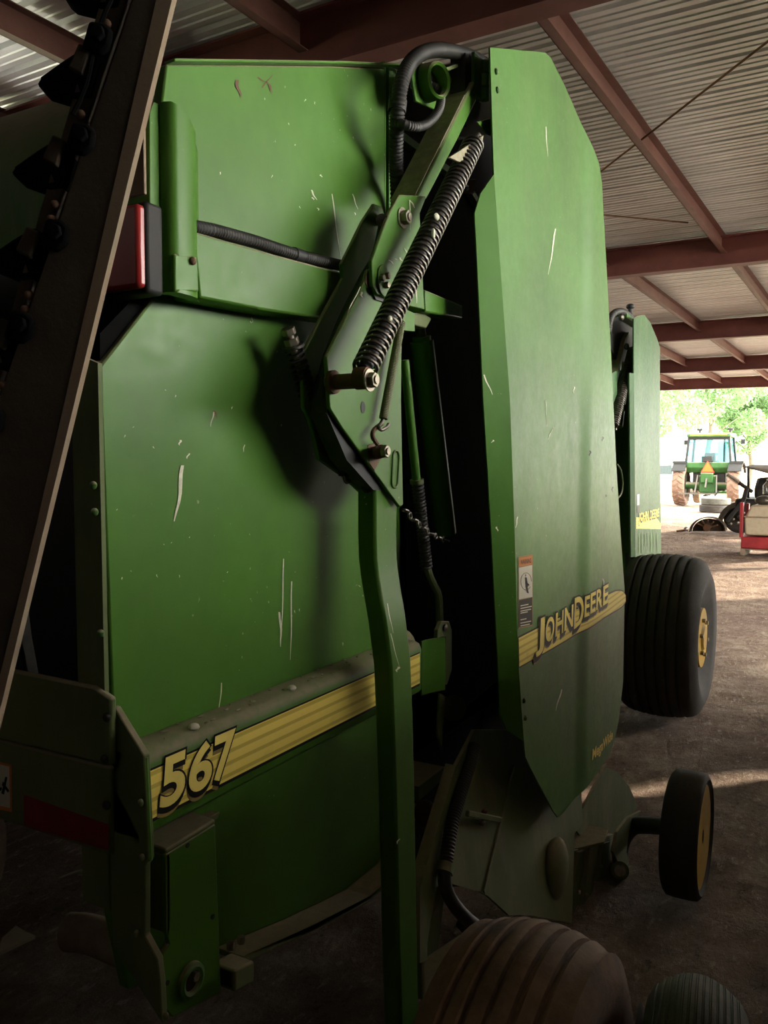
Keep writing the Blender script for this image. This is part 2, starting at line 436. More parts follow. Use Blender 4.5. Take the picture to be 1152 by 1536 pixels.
a, b = onX(250, 1284, XL), onX(250, 1400, XL)
B('bracket_side', MB().prism([a, b, b + V((-0.055, 0, 0)), a + V((-0.055, 0, 0))], (0, 0.006, 0)), 'green_frame', lb)
p = onX(285, 1470, XL)
B('slot_ring', MB().lathe([(0.0, 0.016), (0.006, 0.016), (0.008, 0.021), (0.006, 0.027), (0.0, 0.028)], p, (1, 0, 0), 28), 'green_old', lb)
B('slot_hole', MB().cyl(p + V((0.0005, 0, 0)), p + V((0.0015, 0, 0)), 0.016, 20), 'black', lb)
B('bolt', MB().hexnut(p + V((0.001, 0.004, 0.006)), (1, 0, 0), 0.0075, 0.010), 'bolt', lb)
for u, v in ((281, 1268), (251, 1474), (319, 1375)):
    p = onX(u, v, XL); B('bolt_hole', MB().cyl(p, p + V((0.001, 0, 0)), 0.004, 12), 'black', lb)
# square tube stub
XS = -0.845
sq = px([(352, 1456), (382, 1441), (382, 1473), (352, 1489)], XS)
B('tube_stub', MB().prism(sq, (-0.05, 0, 0)), 'green_frame', bevel=0.004)
c = sum(sq, V()) / 4
B('stub_opening', MB().prism([V((XS - 0.006, sq[0].y - 0.0008, sq[0].z - 0.005)), V((XS - 0.044, sq[0].y - 0.0008, sq[0].z - 0.005)), V((XS - 0.044, sq[0].y - 0.0008, sq[3].z + 0.006)), V((XS - 0.006, sq[0].y - 0.0008, sq[3].z + 0.006))], (0, 0.0004, 0)), 'black')
# bottom rail with its dusty ledge
rp = px([(322, 1424), (430, 1379), (520, 1336), (572, 1292)], XP); rp.append(V((XP, YF, rp[-1].z + 0.02)))
m = MB(); strip(m, [p + V((0.002, 0, 0.004)) for p in rp], 0.058, 0.010); strip(m, [p + V((0.056, 0, 0.004)) for p in rp], 0.004, 0.012)
rail = B('bottom_rail', m, 'green_frame', bevel=0.002)
for u, v in ((346, 1425), (362, 1418), (420, 1392), (510, 1345)):
    p = onX(u, v, XP + 0.03); q = min(rp, key=lambda a: abs(a.y - p.y)); z = q.z + (0.012 if u > 346 else 0.016)
    B('rail_nut', MB().hexnut((p.x, p.y, z - 0.01), (0, 0, 1), 0.007, 0.012), 'bolt', rail)

# ---- rear cross members, belts and cover (seen end on, in deep shade)
YRR = YR - 0.012
up_ = [onY(u, v, YRR) for u, v in ((-60, 985), (0, 1002), (140, 1030), (166, 1048), (166, 1150), (0, 1110), (-60, 1090))]
left = -2.35
def stretch(pts): return [V((left, p.y, p.z)) if i in (0, len(pts) - 1) else p for i, p in enumerate(pts)]
up_[0] = V((left, YRR, up_[0].z)); up_[-1] = V((left, YRR, up_[-1].z))
rb = B('rear_cross_plate', MB().prism(up_, (0, 0.012, 0)), 'green_frame', bevel=0.004)
lo_ = [onY(u, v, YRR + 0.004) for u, v in ((0, 1111), (165, 1151), (165, 1284), (0, 1219))]
lo_ = [V((left, lo_[0].y, lo_[0].z))] + lo_[1:3] + [V((left, lo_[0].y, lo_[3].z))]
rl = B('rear_cross_beam', MB().prism(lo_, (0, 0.02, 0)), 'green_frame', bevel=0.004)
for u, v in ((160, 1076), (157, 1139), (160, 1208)):
    B('bolt', MB().ellipsoid(onY(u, v, YRR - 0.001), 0.007, 0.005, 0.007, 12, 8), 'black', rl)
def rearquad(name, c4, y, mat, par): return build(name, MB().add([onY(u, v, y) for u, v in c4], [(0, 1, 2, 3)]), M[mat], par, recalc=False)
rearquad('red_reflector', [(36, 1238), (163, 1276), (163, 1237), (36, 1192)], YRR + 0.003, 'red_reflector', rl)
rearquad('warning_label', [(-22, 1210), (18, 1218), (17, 1147), (-22, 1138)], YRR + 0.0030, 'orange_decal', rl)
rearquad('label_picture', [(-20, 1205), (15, 1212), (14, 1150), (-20, 1142)], YRR + 0.0025, 'white_decal', rl)
m = MB()
for pts in ([(2, 1190), (8, 1165), (11, 1166), (6, 1192)], [(4, 1172), (14, 1186), (12, 1189), (3, 1178)], [(-14, 1195), (2, 1180), (3, 1184), (-12, 1198)]):
    m.add([onY(u, v, YRR + 0.002) for u, v in pts], [(0, 1, 2, 3)])
build('label_figure', m, M['black_decal'], rl, recalc=False)
for i in range(6):                                             # rubber belts side by side between the tailgate sheets
    x1 = XP - 0.06 - i * 0.225
    B('belt', MB().grid(lambda s, t: V((x1 - 0.19 * s, YR + 0.16 - 0.10 * math.sin(t * PI), 1.04 + t * 0.9)), 1, 14), 'belt', solid=0.006)
B('belt_roller', MB().cyl((left, YR + 0.13, 1.95), (XP - 0.03, YR + 0.13, 1.95), 0.07, 24), 'black')
B('belt_roller', MB().cyl((left, YR + 0.17, 1.06), (XP - 0.03, YR + 0.17, 1.06), 0.07, 24), 'black')
def cov(s, t):
    return V((left + (XP - 0.03 - left) * s, YR + 0.085 + 0.45 * max(0, t - 0.35) ** 1.6 + 0.03 * (1 - t), 1.86 + 0.47 * math.sin(t * PI / 2)))
B('rear_cover', MB().grid(cov, 6, 14), 'green_old', solid=0.006)
def topc(s, t):
    a = 2.26 + (lip[-1].z - 2.32) * t; return V((left + (XP - 0.01 - left) * s, 1.05 + (YF - 1.05) * t, a))
B('top_cover', MB().grid(topc, 4, 6), 'green_old', solid=0.006)
B('far_side_sheet', MB().prism([V((left, p.y, p.z)) for p in tail], (-0.02, 0, 0)), 'green_old')
B('far_light_screen', MB().box((left - 0.02, 2.3, 0.03), (left, 3.6, 1.0)), 'iron_shade_black')  # added screen that keeps left light off the floor under the baler
lab = rearquad('rear_label', [(-12, 424), (30, 418), (22, 384), (-12, 388)], YR + 0.075, 'black_decal', baler)
m = MB()
for i in range(6):
    v = 392 + i * 5; m.add([onY(u, w, YR + 0.0735) for u, w in ((-10, v + 1.5), (24 - i * 1.5 + (i % 3) * 2, v + 1), (24 - i * 1.5 + (i % 3) * 2, v - 0.5), (-10, v))], [(0, 1, 2, 3)])
build('label_lines', m, M['tan_decal'], lab, recalc=False)

# ---- tail lamp and its bracket
lz = [onY(u, v, YR + 0.016) for u, v in ((196, 302), (206, 303), (209, 430), (196, 430))]
x1, z1, z0 = lz[1].x, lz[1].z, lz[2].z
lamp = B('tail_lamp', MB().box((x1 - 0.10, YR + 0.028, z0 - 0.006), (x1 + 0.004, YR + 0.062, z1 + 0.006)), 'mower_dark', bevel=0.006)
B('red_lens', MB().box((x1 - 0.095, YR + 0.016, z0), (x1, YR + 0.034, z1)), 'red_lens', lamp, bevel=0.006)
gr = onY(212, 210, YR + 0.04)
B('grey_tab', MB().box((gr.x - 0.03, YR + 0.04, gr.z - 0.075), (gr.x + 0.004, YR + 0.045, gr.z + 0.03)), 'mower_light', bevel=0.001)
a = onX(240, 437, XP + 0.01).y; zt = onX(257, 152, -0.87).z; zb = onX(257, 437, -0.87).z
yb = onX(257, 300, -0.868).y
XF2 = -0.889
sp = [onX(224, 168, XF2), onX(231, 152, XF2), onX(239, 156, XF2), onX(241, 436, XF2), onX(233, 441, XF2), onX(225, 436, XF2)]
B('bracket_flange', MB().prism(sp, (XP - XF2, 0, 0)), 'green', bevel=0.0015)
prof = [(-0.892, yb), (-0.880, yb), (-0.870, yb + 0.004), (-0.866, yb + 0.014), (-0.867, yb + 0.040), (-0.872, yb + 0.058), (-0.885, yb + 0.072), (-0.892, yb + 0.085)]
m = MB(); n = len(prof)
zt2 = [zt, zt, zt, zt - 0.002, zt - 0.012, zt - 0.025, zt - 0.035, zt - 0.04]
m.add([(x, y, zb) for x, y in prof] + [(x, y, zt2[i]) for i, (x, y) in enumerate(prof)], [(i, i + 1, n + i + 1, n + i) for i in range(n - 1)] + [tuple(range(n - 1, -1, -1)), tuple(range(n, 2 * n))])
br = B('lamp_bracket', m, 'green', smooth=60)
p = onX(286, 392, -0.868)
B('bracket_foot', MB().prism(px([(262, 380), (297, 385), (299, 438), (262, 437)], -0.866), (-0.05, 0, 0)), 'green', br, bevel=0.003)
B('bolt', MB().ellipsoid(p + V((0.004, 0, 0)), 0.005, 0.006, 0.006, 12, 8), 'rust', br)
# ---- side arm and the conduit lying on it
XA = -0.875
arm = px([(290, 346), (400, 378), (515, 409), (515, 482), (400, 466), (300, 447)], XA)
B('side_arm', MB().prism(arm, (XP - XA, 0, 0)), 'green', bevel=0.004)
cp = [onX(u, v, -0.888) for u, v in ((284, 340), (320, 346), (380, 362), (430, 378), (470, 389), (520, 400))]
B('arm_conduit', MB().conduit(cp, 0.0115, 0.0065), 'hose')
cp = [onX(u, v, -0.888) for u, v in ((440, 381), (446, 383), (452, 385))]
B('conduit_tape', MB().tube(cp, 0.0128, 12), 'black')

# ---- gate linkage
XN, XF_ = -0.800, -0.855
far = [(562, 305), (572, 309), (580, 330), (575, 420), (560, 470), (600, 560), (598, 700), (575, 745), (545, 742), (520, 718), (480, 690), (466, 630), (456, 612), (453, 534), (484, 474), (515, 417), (513, 396), (545, 331)]
lk = plate('far_link_plate', far, XF_, 0.008, M['green'], baler)
near = [(547, 422), (552, 405), (575, 395), (615, 440), (603, 500), (602, 600), (605, 757), (600, 761), (513, 641), (495, 612), (490, 535)]
ln = plate('near_link_plate', near, XN, 0.008, M['green'], baler)
near2 = [(586, 316), (600, 292), (640, 294), (630, 320), (634, 407), (637, 464), (607, 457), (566, 442), (559, 430), (558, 391), (575, 344)]
l2 = plate('upper_link_plate', near2, XN + 0.012, 0.008, M['green'], baler)
B('link_weld_line', MB().prism(px([(559, 392), (561, 428), (567, 444), (605, 459), (604, 463), (564, 449), (556, 430)], XN + 0.0045), (-0.004, 0, 0)), 'black', l2)
B('worn_patch', MB().prism(px([(549, 412), (558, 402), (558, 436), (562, 444), (553, 436), (548, 424)], XN + 0.001), (-0.001, 0, 0)), 'rust', ln)
tub = px([(716, 108), (622, 300), (641, 300), (716, 134)], XN + 0.001)
tub = [onX(712, 120, XN), onX(622, 300, XN), onX(641, 298, XN), onX(690, 204, XN), onX(716, 150, XN)]
B('lift_arm', MB().prism(tub, (-0.062, 0, 0)), 'green', bevel=0.006)
B('dust_film', MB().prism([onX(700, 143, XN) + V((-0.003, -0.003, 0.0)), onX(624, 297, XN) + V((-0.003, -0.003, 0.0)), onX(624, 297, XN) + V((-0.060, -0.003, 0.0)), onX(700, 143, XN) + V((-0.060, -0.003, 0.0))], (0, -0.001, 0.0006)), 'dusty_tan')
def hexbolt(p, ax, r, h, par, washer=True):
    ax = V(ax)
    if washer: B('washer', MB().cyl(p, p + ax * 0.003, r * 1.45, 20), 'bolt', par)
    B('bolt', MB().hexnut(p + ax * 0.002, ax, r, h), 'bolt', par, bevel=0.001)
    B('bolt_tip', MB().cyl(p + ax * h, p + ax * (h + 0.005), r * 0.55, 14), 'bolt', par)
hexbolt(onX(603, 327, XN + 0.012), (1, 0, 0), 0.014, 0.014, l2)
p = onX(574, 421, XN + 0.012)
B('keeper_plate', MB().prism([p + V((0, 0.024 * math.cos(a), 0.030 * math.sin(a))) for a in [i * PI / 10 for i in range(20)]], (0.004, 0, 0)), 'green', l2, bevel=0.001)
for u, v in ((571, 417), (579, 414), (578, 428)):
    B('bolt', MB().hexnut(onX(u, v, XN + 0.016), (1, 0, 0), 0.0065, 0.008), 'bolt', l2, bevel=0.001)
p = onX(544, 611, XN); B('plate_hole', MB().prism([p + V((0.0006, 0.008 * math.cos(a), 0.011 * math.sin(a))) for a in [i * PI / 10 for i in range(20)]], (0.0004, 0, 0)), 'black', ln)
# embossed slot
e0, e1 = onX(594, 686, XN + 0.001), onX(592, 722, XN + 0.001); path = []
for i in range(24):
    a = 2 * PI * i / 24; c = e0 if math.sin(a) >= 0 else e1
    path.append(c + V((0, 0.013 * math.cos(a), 0.013 * math.sin(a))))
path.append(path[0]); B('embossed_slot', MB().tube(path, 0.0022, 6), 'green', ln)
# chalk marks 24 and streaks on the plates
streaks('paint_scrapes', [(583, 390, 590, 396, 3), (591, 388, 597, 390, 2), (598, 386, 603, 392, 3), (624, 425, 624, 455, 2), (614, 300, 622, 312, 3), (606, 372, 610, 380, 2), (614, 300, 615, 345, 1.6)], lambda y: XN + 0.0125, l2)
streaks('paint_scrapes', [(540, 430, 520, 470, 1.6), (541, 438, 542, 446, 4), (600, 480, 601, 530, 1.5)], lambda y: XN + 0.0005, ln)
# dark gear between the two plates: spacer block, strap, roller, eye link
B('link_spacer', MB().prism(px([(500, 560), (560, 560), (585, 640), (590, 735), (560, 735), (520, 690), (490, 620)], XN - 0.010), (-0.036, 0, 0)), 'black')
B('link_pin', MB().cyl(onX(573, 330, XN - 0.05), onX(573, 330, XN), 0.012, 16), 'steel')
bent = [onX(u, v, XN - 0.028) for u, v in ((577, 335), (566, 385), (551, 412), (526, 460), (506, 505), (490, 550), (486, 605), (503, 650), (528, 690), (552, 733))]
B('rubber_strap', MB().tube(smooth_path(bent, 0.01), 0.012, 10), 'black')
B('clamp_rod', MB().cyl(onX(553, 412, XN - 0.012), onX(510, 500, XN - 0.012), 0.009, 12), 'hose')
path = [onX(472 + 8 * math.sin(i * 0.9) + i * 4.2, 600 + i * 9.5, XN - 0.045) for i in range(13)]
B('knotted_link', MB().tube(smooth_path(path, 0.008), 0.009, 8), 'black')
ring = []
ec = onX(521, 716, XN - 0.045)
for i in range(17):
    a = 2 * PI * i / 16; ring.append(ec + V((0, 0.011 * math.cos(a), 0.010 * math.sin(a))))
B('eye_link', MB().tube(ring, 0.0035, 8), 'steel')
# long spring, its bottom stud and its top tab
XSpr = -0.735
s0, s1 = onX(546, 555, XSpr), onX(710, 216, XSpr)
spr = B('coil_spring', MB().spring(s0, s1, 0.0205, 0.0036, 51), 'steel', smooth=60)
B('spring_core', MB().cyl(s0, s1, 0.013, 12), 'black', spr)
pb = onX(503, 573, XN); pe = onX(541, 573, XSpr + 0.02); pe.y = pb.y + 0.0; 
pe = V((XSpr + 0.012, s0.y - 0.004, onX(546, 571, XSpr).z)); pb = V((XN, pe.y + 0.0, pe.z))
B('spring_stud', MB().tube([pb, pb.lerp(pe, 0.12), pb.lerp(pe, 0.14), pb.lerp(pe, 0.8), pe], [0.021, 0.021, 0.0135, 0.0135, 0.015], 14), 'rust')
B('stud_weld', MB().ellipsoid(pb, 0.006, 0.022, 0.018, 14, 8), 'green')
B('spring_eye', MB().lathe([(-0.012, 0.0195), (0.012, 0.0195), (0.012, 0.01), (-0.012, 0.01)], V((XSpr, pe.y, pe.z + 0.004)), (1, 0, 0), 20, True), 'rust', spr)
hexbolt(pe, (1, 0, 0), 0.0135, 0.012, baler)
tabp = [onX(676, 232, XN - 0.02), onX(700, 214, XN + 0.02), onX(724, 205, XSpr + 0.01), onX(719, 225, XSpr + 0.01), onX(690, 241, XN - 0.02)]
tz = onX(716, 214, XSpr).z; ty = onX(716, 214, XSpr).y
tabq = [onX(674, 236, -0.726), onX(726, 203, -0.726), onX(720, 227, -0.726), onX(690, 243, -0.726)]
B('spring_tab', MB().prism(tabq, (-0.006, 0, 0)), 'dusty_tan', bevel=0.001)
B('tab_slot', MB().prism(px([(703, 217), (716, 210), (714, 218), (704, 223)], -0.7255), (-0.001, 0, 0)), 'black')
B('spring_hook', MB().tube(smooth_path([s1, s1 + (s1 - s0).normalized() * 0.02, V((XSpr, ty + 0.005, tz + 0.02)), V((XSpr, ty + 0.02, tz + 0.012)), V((XSpr, ty + 0.018, tz - 0.01))], 0.006), 0.0045, 8), 'steel', spr)
B('spring_splashes', MB().ellipsoid(onX(655, 325, XSpr + 0.022), 0.004, 0.010, 0.007, 8, 6).ellipsoid(onX(650, 350, XSpr + 0.022), 0.004, 0.006, 0.010, 8, 6).ellipsoid(onX(585, 478, XSpr + 0.022), 0.004, 0.006, 0.006, 8, 6), 'scratch', spr)
# slim extension spring with hook and bolt
XE = XN + 0.018
e0, e1 = onX(602, 482, XE), onX(575, 628, XE)
es = B('extension_spring', MB().spring(e0, e1, 0.0068, 0.0024, 62, 6, 10), 'green_frame', smooth=60)
B('spring_end', MB().tube(smooth_path([e1, onX(572, 634, XE), onX(568, 640, XE + 0.006), onX(572, 645, XE + 0.01), onX(581, 640, XE + 0.012), onX(583, 636, XE + 0.012)], 0.004), 0.0035, 8), 'steel', es)
B('anchor_hook', MB().tube(smooth_path([onX(572, 636, XE), onX(561, 645, XE), onX(559, 655, XE), onX(566, 666, XE)], 0.004), 0.0045, 8), 'rust', es)
B('anchor_stud', MB().cyl(onX(566, 679, XN), onX(572, 677, XN + 0.036), 0.013, 14), 'rust', es)
hexbolt(onX(573, 677, XN + 0.034), (1, 0, 0), 0.0125, 0.010, es, False)
B('anchor_patina', MB().prism(px([(552, 668), (566, 662), (570, 690), (562, 706), (554, 694)], XN + 0.0012), (-0.001, 0, 0)), 'rust', es)
# bolt with nuts and small spring left of the far plate
b0, b1 = onX(452, 560, XF_ - 0.01), onX(432, 494, XF_ - 0.01); d = (b1 - b0).normalized()
bs = B('adjuster_bolt', MB().cyl(b0 - d * 0.04, b1, 0.007, 14), 'bolt')
B('adjuster_nut', MB().hexnut(b1 - d * 0.010, d, 0.013, 0.012), 'bolt', bs, bevel=0.001)
B('adjuster_nut', MB().hexnut(b1 - d * 0.028, d, 0.014, 0.012), 'bolt', bs, bevel=0.001)
B('adjuster_washer', MB().cyl(b1 - d * 0.034, b1 - d * 0.029, 0.020, 18), 'steel', bs)
B('adjuster_spring', MB().spring(b1 - d * 0.036, b0 - d * 0.05, 0.015, 0.003, 9), 'black', bs)
# ---- long push bar post in front of the tailgate
XQ = -0.79
def sweep(rows, depth, wid):
    m = MB(); vs = []
    for u, v, X, w in rows:
        p = onX(u, v, X)
        vs += [p, p + V((0, w, 0)), p + V((-depth, w, 0)), p + V((-depth, 0, 0))]
    k = len(rows); fs = []
    for i in range(k - 1):
        for j in range(4): fs.append((i * 4 + j, i * 4 + (j + 1) % 4, (i + 1) * 4 + (j + 1) % 4, (i + 1) * 4 + j))
    fs += [(0, 1, 2, 3), tuple(range(4 * k - 1, 4 * k - 5, -1))]
    return m.add(vs, fs)
rows = [(560, 690, -0.813, .094), (563, 740, -0.813, .094), (563, 800, -0.813, .092), (564, 838, -0.812, .090), (567, 865, -0.806, .088), (572, 895, -0.796, .087), (578, 930, -0.785, .087), (582, 960, -0.780, .086), (587, 1000, -0.778, .086), (591, 1100, -0.777, .086), (594, 1200, -0.777, .085), (598, 1400, -0.777, .083), (602, 1536, -0.777, .081), (604, 1600, -0.777, .080)]
post = B('push_bar_post', sweep(rows, 0.042, 0.09), 'green', bevel=0.006, smooth=40)
streaks('paint_crack', [(580, 905, 589, 950, 1.6), (585, 950, 598, 1000, 1.4), (597, 1000, 594, 1008, 5), (598, 1258, 594, 1266, 3)], lambda y: -0.7765, post)
# ---- bits between tailgate and shield
B('stub_arm', MB().prism(px([(637, 434), (694, 458), (694, 478), (638, 468)], -0.865), (-0.045, 0, 0)), 'green', bevel=0.004)
B('link_block', MB().prism(px([(604, 462), (622, 470), (622, 497), (604, 495)], -0.86), (-0.03, 0, 0)), 'green')
B('clevis', MB().prism(px([(620, 470), (634, 468), (648, 478), (640, 492), (622, 488)], -0.885), (-0.03, 0, 0)), 'green_frame', bevel=0.003)
cy0, cy1 = onX(632, 505, -0.96), onX(668, 800, -0.96)
cyl = B('hydraulic_cylinder', MB().tube([cy0, cy0.lerp(cy1, 0.02), cy0.lerp(cy1, 0.021), cy1], [0.024, 0.024, 0.030, 0.030], 24), 'green')
B('cylinder_rod', MB().cyl(cy0, onX(628, 470, -0.96), 0.013, 14), 'steel', cyl)
B('latch_rod', MB().cyl(onX(607, 540, -0.93), onX(625, 725, -0.93), 0.0105, 14), 'green')
B('latch_spring', MB().spring(onX(626, 722, -0.93), onX(640, 852, -0.93), 0.0125, 0.0035, 25), 'hose', smooth=60)
B('spring_collar', MB().cyl(onX(625, 719, -0.93), onX(625.6, 725, -0.93), 0.017, 16), 'green_frame')
B('latch_rod_end', MB().tube(smooth_path([onX(u, v, -0.93) for u, v in ((641, 852), (645, 865), (652, 880), (658, 895), (660, 940))], 0.01), 0.010, 10), 'green_frame')
lt = plate('latch_lever', [(657, 945), (663, 932), (674, 932), (678, 945), (678, 1005), (671, 1027), (658, 1027), (655, 1000)], -0.90, 0.012, M['green_frame'], baler)
B('bolt', MB().ellipsoid(onX(668, 942, -0.895), 0.006, 0.010, 0.011, 12, 8), 'steel', lt)
B('bolt', MB().ellipsoid(onX(664, 1018, -0.895), 0.006, 0.008, 0.009, 12, 8), 'steel', lt)
B('lever_slot', MB().prism(px([(664, 955), (669, 955), (668, 985), (663, 985)], -0.899), (-0.001, 0, 0)), 'black', lt)
m = MB()
def curl(s, t):
    a = s * 1.25; c = onX(633, 962, -0.905); return V((c.x + 0.02 * (1 - math.cos(a * 1.4)) * 1.2, c.y + 0.075 * s, c.z - 0.135 * t))
B('latch_guard', MB().grid(curl, 10, 2), 'green', solid=0.004)
B('beam_end_cap', MB().cyl(V((XP - 0.02, 1.72, 1.21)), V((XP - 0.02, 1.79, 1.21)), 0.045, 20), 'green_frame')
B('hanging_strap', MB().prism(px([(660, 1040), (668, 1045), (664, 1095), (663, 1125), (657, 1100)], -0.93), (-0.006, 0, 0)), 'green_frame')
B('dark_bearing', MB().cyl(onX(680, 1062, -0.99), onX(680, 1062, -0.93), 0.035, 18), 'black')
# chain from the post to the dark frame
c0, c1 = onX(604, 762, -0.815), onX(672, 812, -0.90)
chain = None; n = 11
for i in range(n):
    t = (i + 0.5) / n; p = c0.lerp(c1, t) - V((0, 0, 0.012 * math.sin(PI * t))); d = (c1 - c0).normalized(); s = V((0, 0, 1)).cross(d).normalized(); w = d.cross(s)
    if i % 2: s = w
    L = []
    for k in range(13):
        a = 2 * PI * k / 12; L.append(p + d * (0.0115 * math.cos(a)) + s * (0.0065 * math.sin(a)))
    B('chain_link', MB().tube(L, 0.0024, 6), 'steel')
# cross members low down behind the post
B('lower_cross_member', MB().prism(px([(628, 1180), (668, 1150), (668, 1166), (628, 1202)], -0.95), (-0.25, 0, 0)), 'green_frame')
B('lower_cross_member', MB().prism(px([(628, 1232), (652, 1212), (652, 1226), (628, 1258)], -0.95), (-0.25, 0, 0)), 'green_frame')
B('grease_housing', MB().ellipsoid(onX(638, 1220, -0.94), 0.03, 0.03, 0.035, 16, 10), 'rust')
# ================================================================== front half of the baler

def sstep(a, b, x):
    t = min(1, max(0, (x - a) / (b - a))); return t * t * (3 - 2 * t)
def XSH(y):                                     # nearly flat sheet with one shallow vertical swelling, easing inward in front of it
    return XJ + 0.011 * sstep(2.60, 2.73, y) - 0.026 * sstep(2.76, 3.5, y)
def shield_mesh(outline_top, outline_bot, ncol, nrow, surf):
    """sheet between an upper and a lower outline (lists of pixels, both from rear to front)"""
    T = [onS(u, v, surf) for u, v in outline_top]; Bt = [onS(u, v, surf) for u, v in outline_bot]
    def at(L, s):
        # s = 0..1 along Y between common ends
        y = L[0].y + (L[-1].y - L[0].y) * s
        for a, b in zip(L[:-1], L[1:]):
            if a.y <= y <= b.y + 1e-9:
                t = (y - a.y) / max(1e-9, b.y - a.y); return y, a.z + (b.z - a.z) * t
        return y, L[-1].z
    y0 = T[0].y; y1 = max(T[-1].y, Bt[-1].y)
    vs = MB(); 
    def fn(s, t):
        yy, zt = at(T, s); yb, zb = at(Bt, s)
        z = zb + (zt - zb) * t; y = yb + (yy - yb) * t
        return V((surf(y), y, z))
    return vs.grid(fn, ncol, nrow)
top_o = [(735, 71), (800, 77), (818, 79), (826, 86), (848, 130), (877, 195), (894, 232), (899, 246), (903, 275), (906, 330), (912, 440), (918, 560), (924, 690), (931, 800), (937, 885)]
bot_o = [(786, 1112), (788, 1135), (796, 1152), (830, 1217), (837, 1226), (844, 1221), (905, 1146), (915, 1130), (922, 1110), (928, 1080), (934, 1030), (940, 960), (937, 885)]
sh = B('side_shield', MB(), 'green_shield') if False else None
# left edge of the flat panel
L0 = [(735, 71), (738, 170), (741, 265), (752, 420), (765, 600), (772, 800), (777, 990), (786, 1112)]
Tp = [onS(u, v, XSH) for u, v in top_o]; Bp = [onS(u, v, XSH) for u, v in bot_o]; Lp = [onS(u, v, XSH) for u, v in L0]
def zat(L, y):
    if y <= L[0].y: return L[0].z
    for a, b in zip(L[:-1], L[1:]):
        if a.y <= y <= b.y: return a.z + (b.z - a.z) * (y - a.y) / max(1e-9, b.y - a.y)
    return L[-1].z
def yat(L, z):                                  # left edge: y as a function of z (listed from the top down)
    for a, b in zip(L[:-1], L[1:]):
        if b.z <= z <= a.z: return a.y + (b.y - a.y) * (a.z - z) / max(1e-9, a.z - b.z)
    return L[0].y if z > L[0].z else L[-1].y
ytip = max(p.y for p in Tp)
def mono(L):
    out = [L[0]]
    for p in L[1:]:
        if p.y > out[-1].y + 1e-4: out.append(p)
    return out
Tp_m, Bp_m = mono(Tp), mono(Bp)
yend = min(Tp_m[-1].y, Bp_m[-1].y)
# outline in (y, z), filled by columns; the left edge is slanted, so columns start on it
ys = sorted(set([round(p.y, 4) for p in Tp_m + Bp_m + Lp if p.y < yend] + [round(Lp[0].y + (yend - Lp[0].y) * i / 110, 4) for i in range(111)]))
def shield_grid(nr=26):
    m = MB(); cols = []
    ymax_left = max(p.y for p in Lp); ymin = min(p.y for p in Lp)
    zt0, zb0 = Tp[0].z, Bp[0].z
    R = []
    # rows param t from bottom to top on slanted left edge, linear blend to straight columns
    for k, y in enumerate(ys):
        if y < ymax_left + 0.01: continue
        zt, zb = zat(Tp_m, y), zat(Bp_m, y); cols.append([V((XSH(y), y, zb + (zt - zb) * j / nr)) for j in range(nr + 1)])
    zl = [Lp[-1].z + (Lp[0].z - Lp[-1].z) * j / nr for j in range(nr + 1)]
    first = [V((XJ, yat(Lp, z), z)) for z in zl]
    cols = [first] + cols
    n = nr + 1; vs = [p for c in cols for p in c]
    return m.add(vs, [(i * n + j, (i + 1) * n + j, (i + 1) * n + j + 1, i * n + j + 1) for i in range(len(cols) - 1) for j in range(nr)])
shield = B('side_shield', shield_grid(), 'green_shield', solid=0.004, smooth=20)
# folded strip along the rear edge of the shield
XFl = -0.782
inner = [onX(u, v, XJ) for u, v in ((741, 262), (752, 420), (765, 600), (772, 800), (777, 990), (786, 1112))]
outer = [onX(u, v, XFl) for u, v in ((738, 270), (711, 302), (717, 420), (725, 600), (737, 800), (747, 1000), (751, 1088))]
m = MB(); zs = [inner[0].z + (inner[-1].z - inner[0].z) * i / 30 for i in range(31)]
def oy(z):
    for a, b in zip(outer[:-1], outer[1:]):
        if b.z <= z <= a.z: return a.y + (b.y - a.y) * (a.z - z) / (a.z - b.z), XFl
    return None
vs = []
for z in zs:
    yi = yat(inner, z); r = oy(z)
    if z > outer[1].z: t = (inner[0].z - z) / (inner[0].z - outer[1].z); yo = yi + (outer[1].y - yi) * max(0.02, t); xo = XJ + (XFl - XJ) * max(0.02, t)
    elif r: yo, xo = r
    else: t = (z - inner[-1].z) / (outer[-1].z - inner[-1].z); yo = yi + (outer[-1].y - yi) * t; xo = XJ + (XFl - XJ) * t
    vs += [V((XJ, yi, z)), V((xo, yo, z))]
m.add(vs, [(2 * i, 2 * i + 1, 2 * i + 3, 2 * i + 2) for i in range(30)])
B('folded_edge', m, 'green_strip', shield, solid=0.004, smooth=20)
for u, v in ((744, 107), (746, 135), (786, 1051), (788, 1077)):
    p = onX(u, v, XJ + 0.001)
    B('rivet', MB().ellipsoid(p, 0.006, 0.0075, 0.0075, 12, 8), 'green_old', shield)
streaks('scratch_marks', [(833, 343, 822, 412, 2.4), (725, 562, 738, 592, 2.5), (818, 190, 821, 235, 1.5), (842, 1034, 833, 1066, 2.4), (740, 660, 737, 664, 3), (744, 790, 746, 797, 3), (776, 775, 773, 792, 2.0), (904, 868, 906, 880, 2), (830, 640, 821, 660, 1.4), (818, 600, 820, 640, 1.0), (861, 580, 860, 590, 2)], XSH, shield)
streaks('dark_drips', [(904, 655, 903, 662, 3), (885, 676, 884, 684, 3), (918, 730, 918, 738, 3), (909, 742, 908, 746, 3)], XSH, shield, 'black_decal')
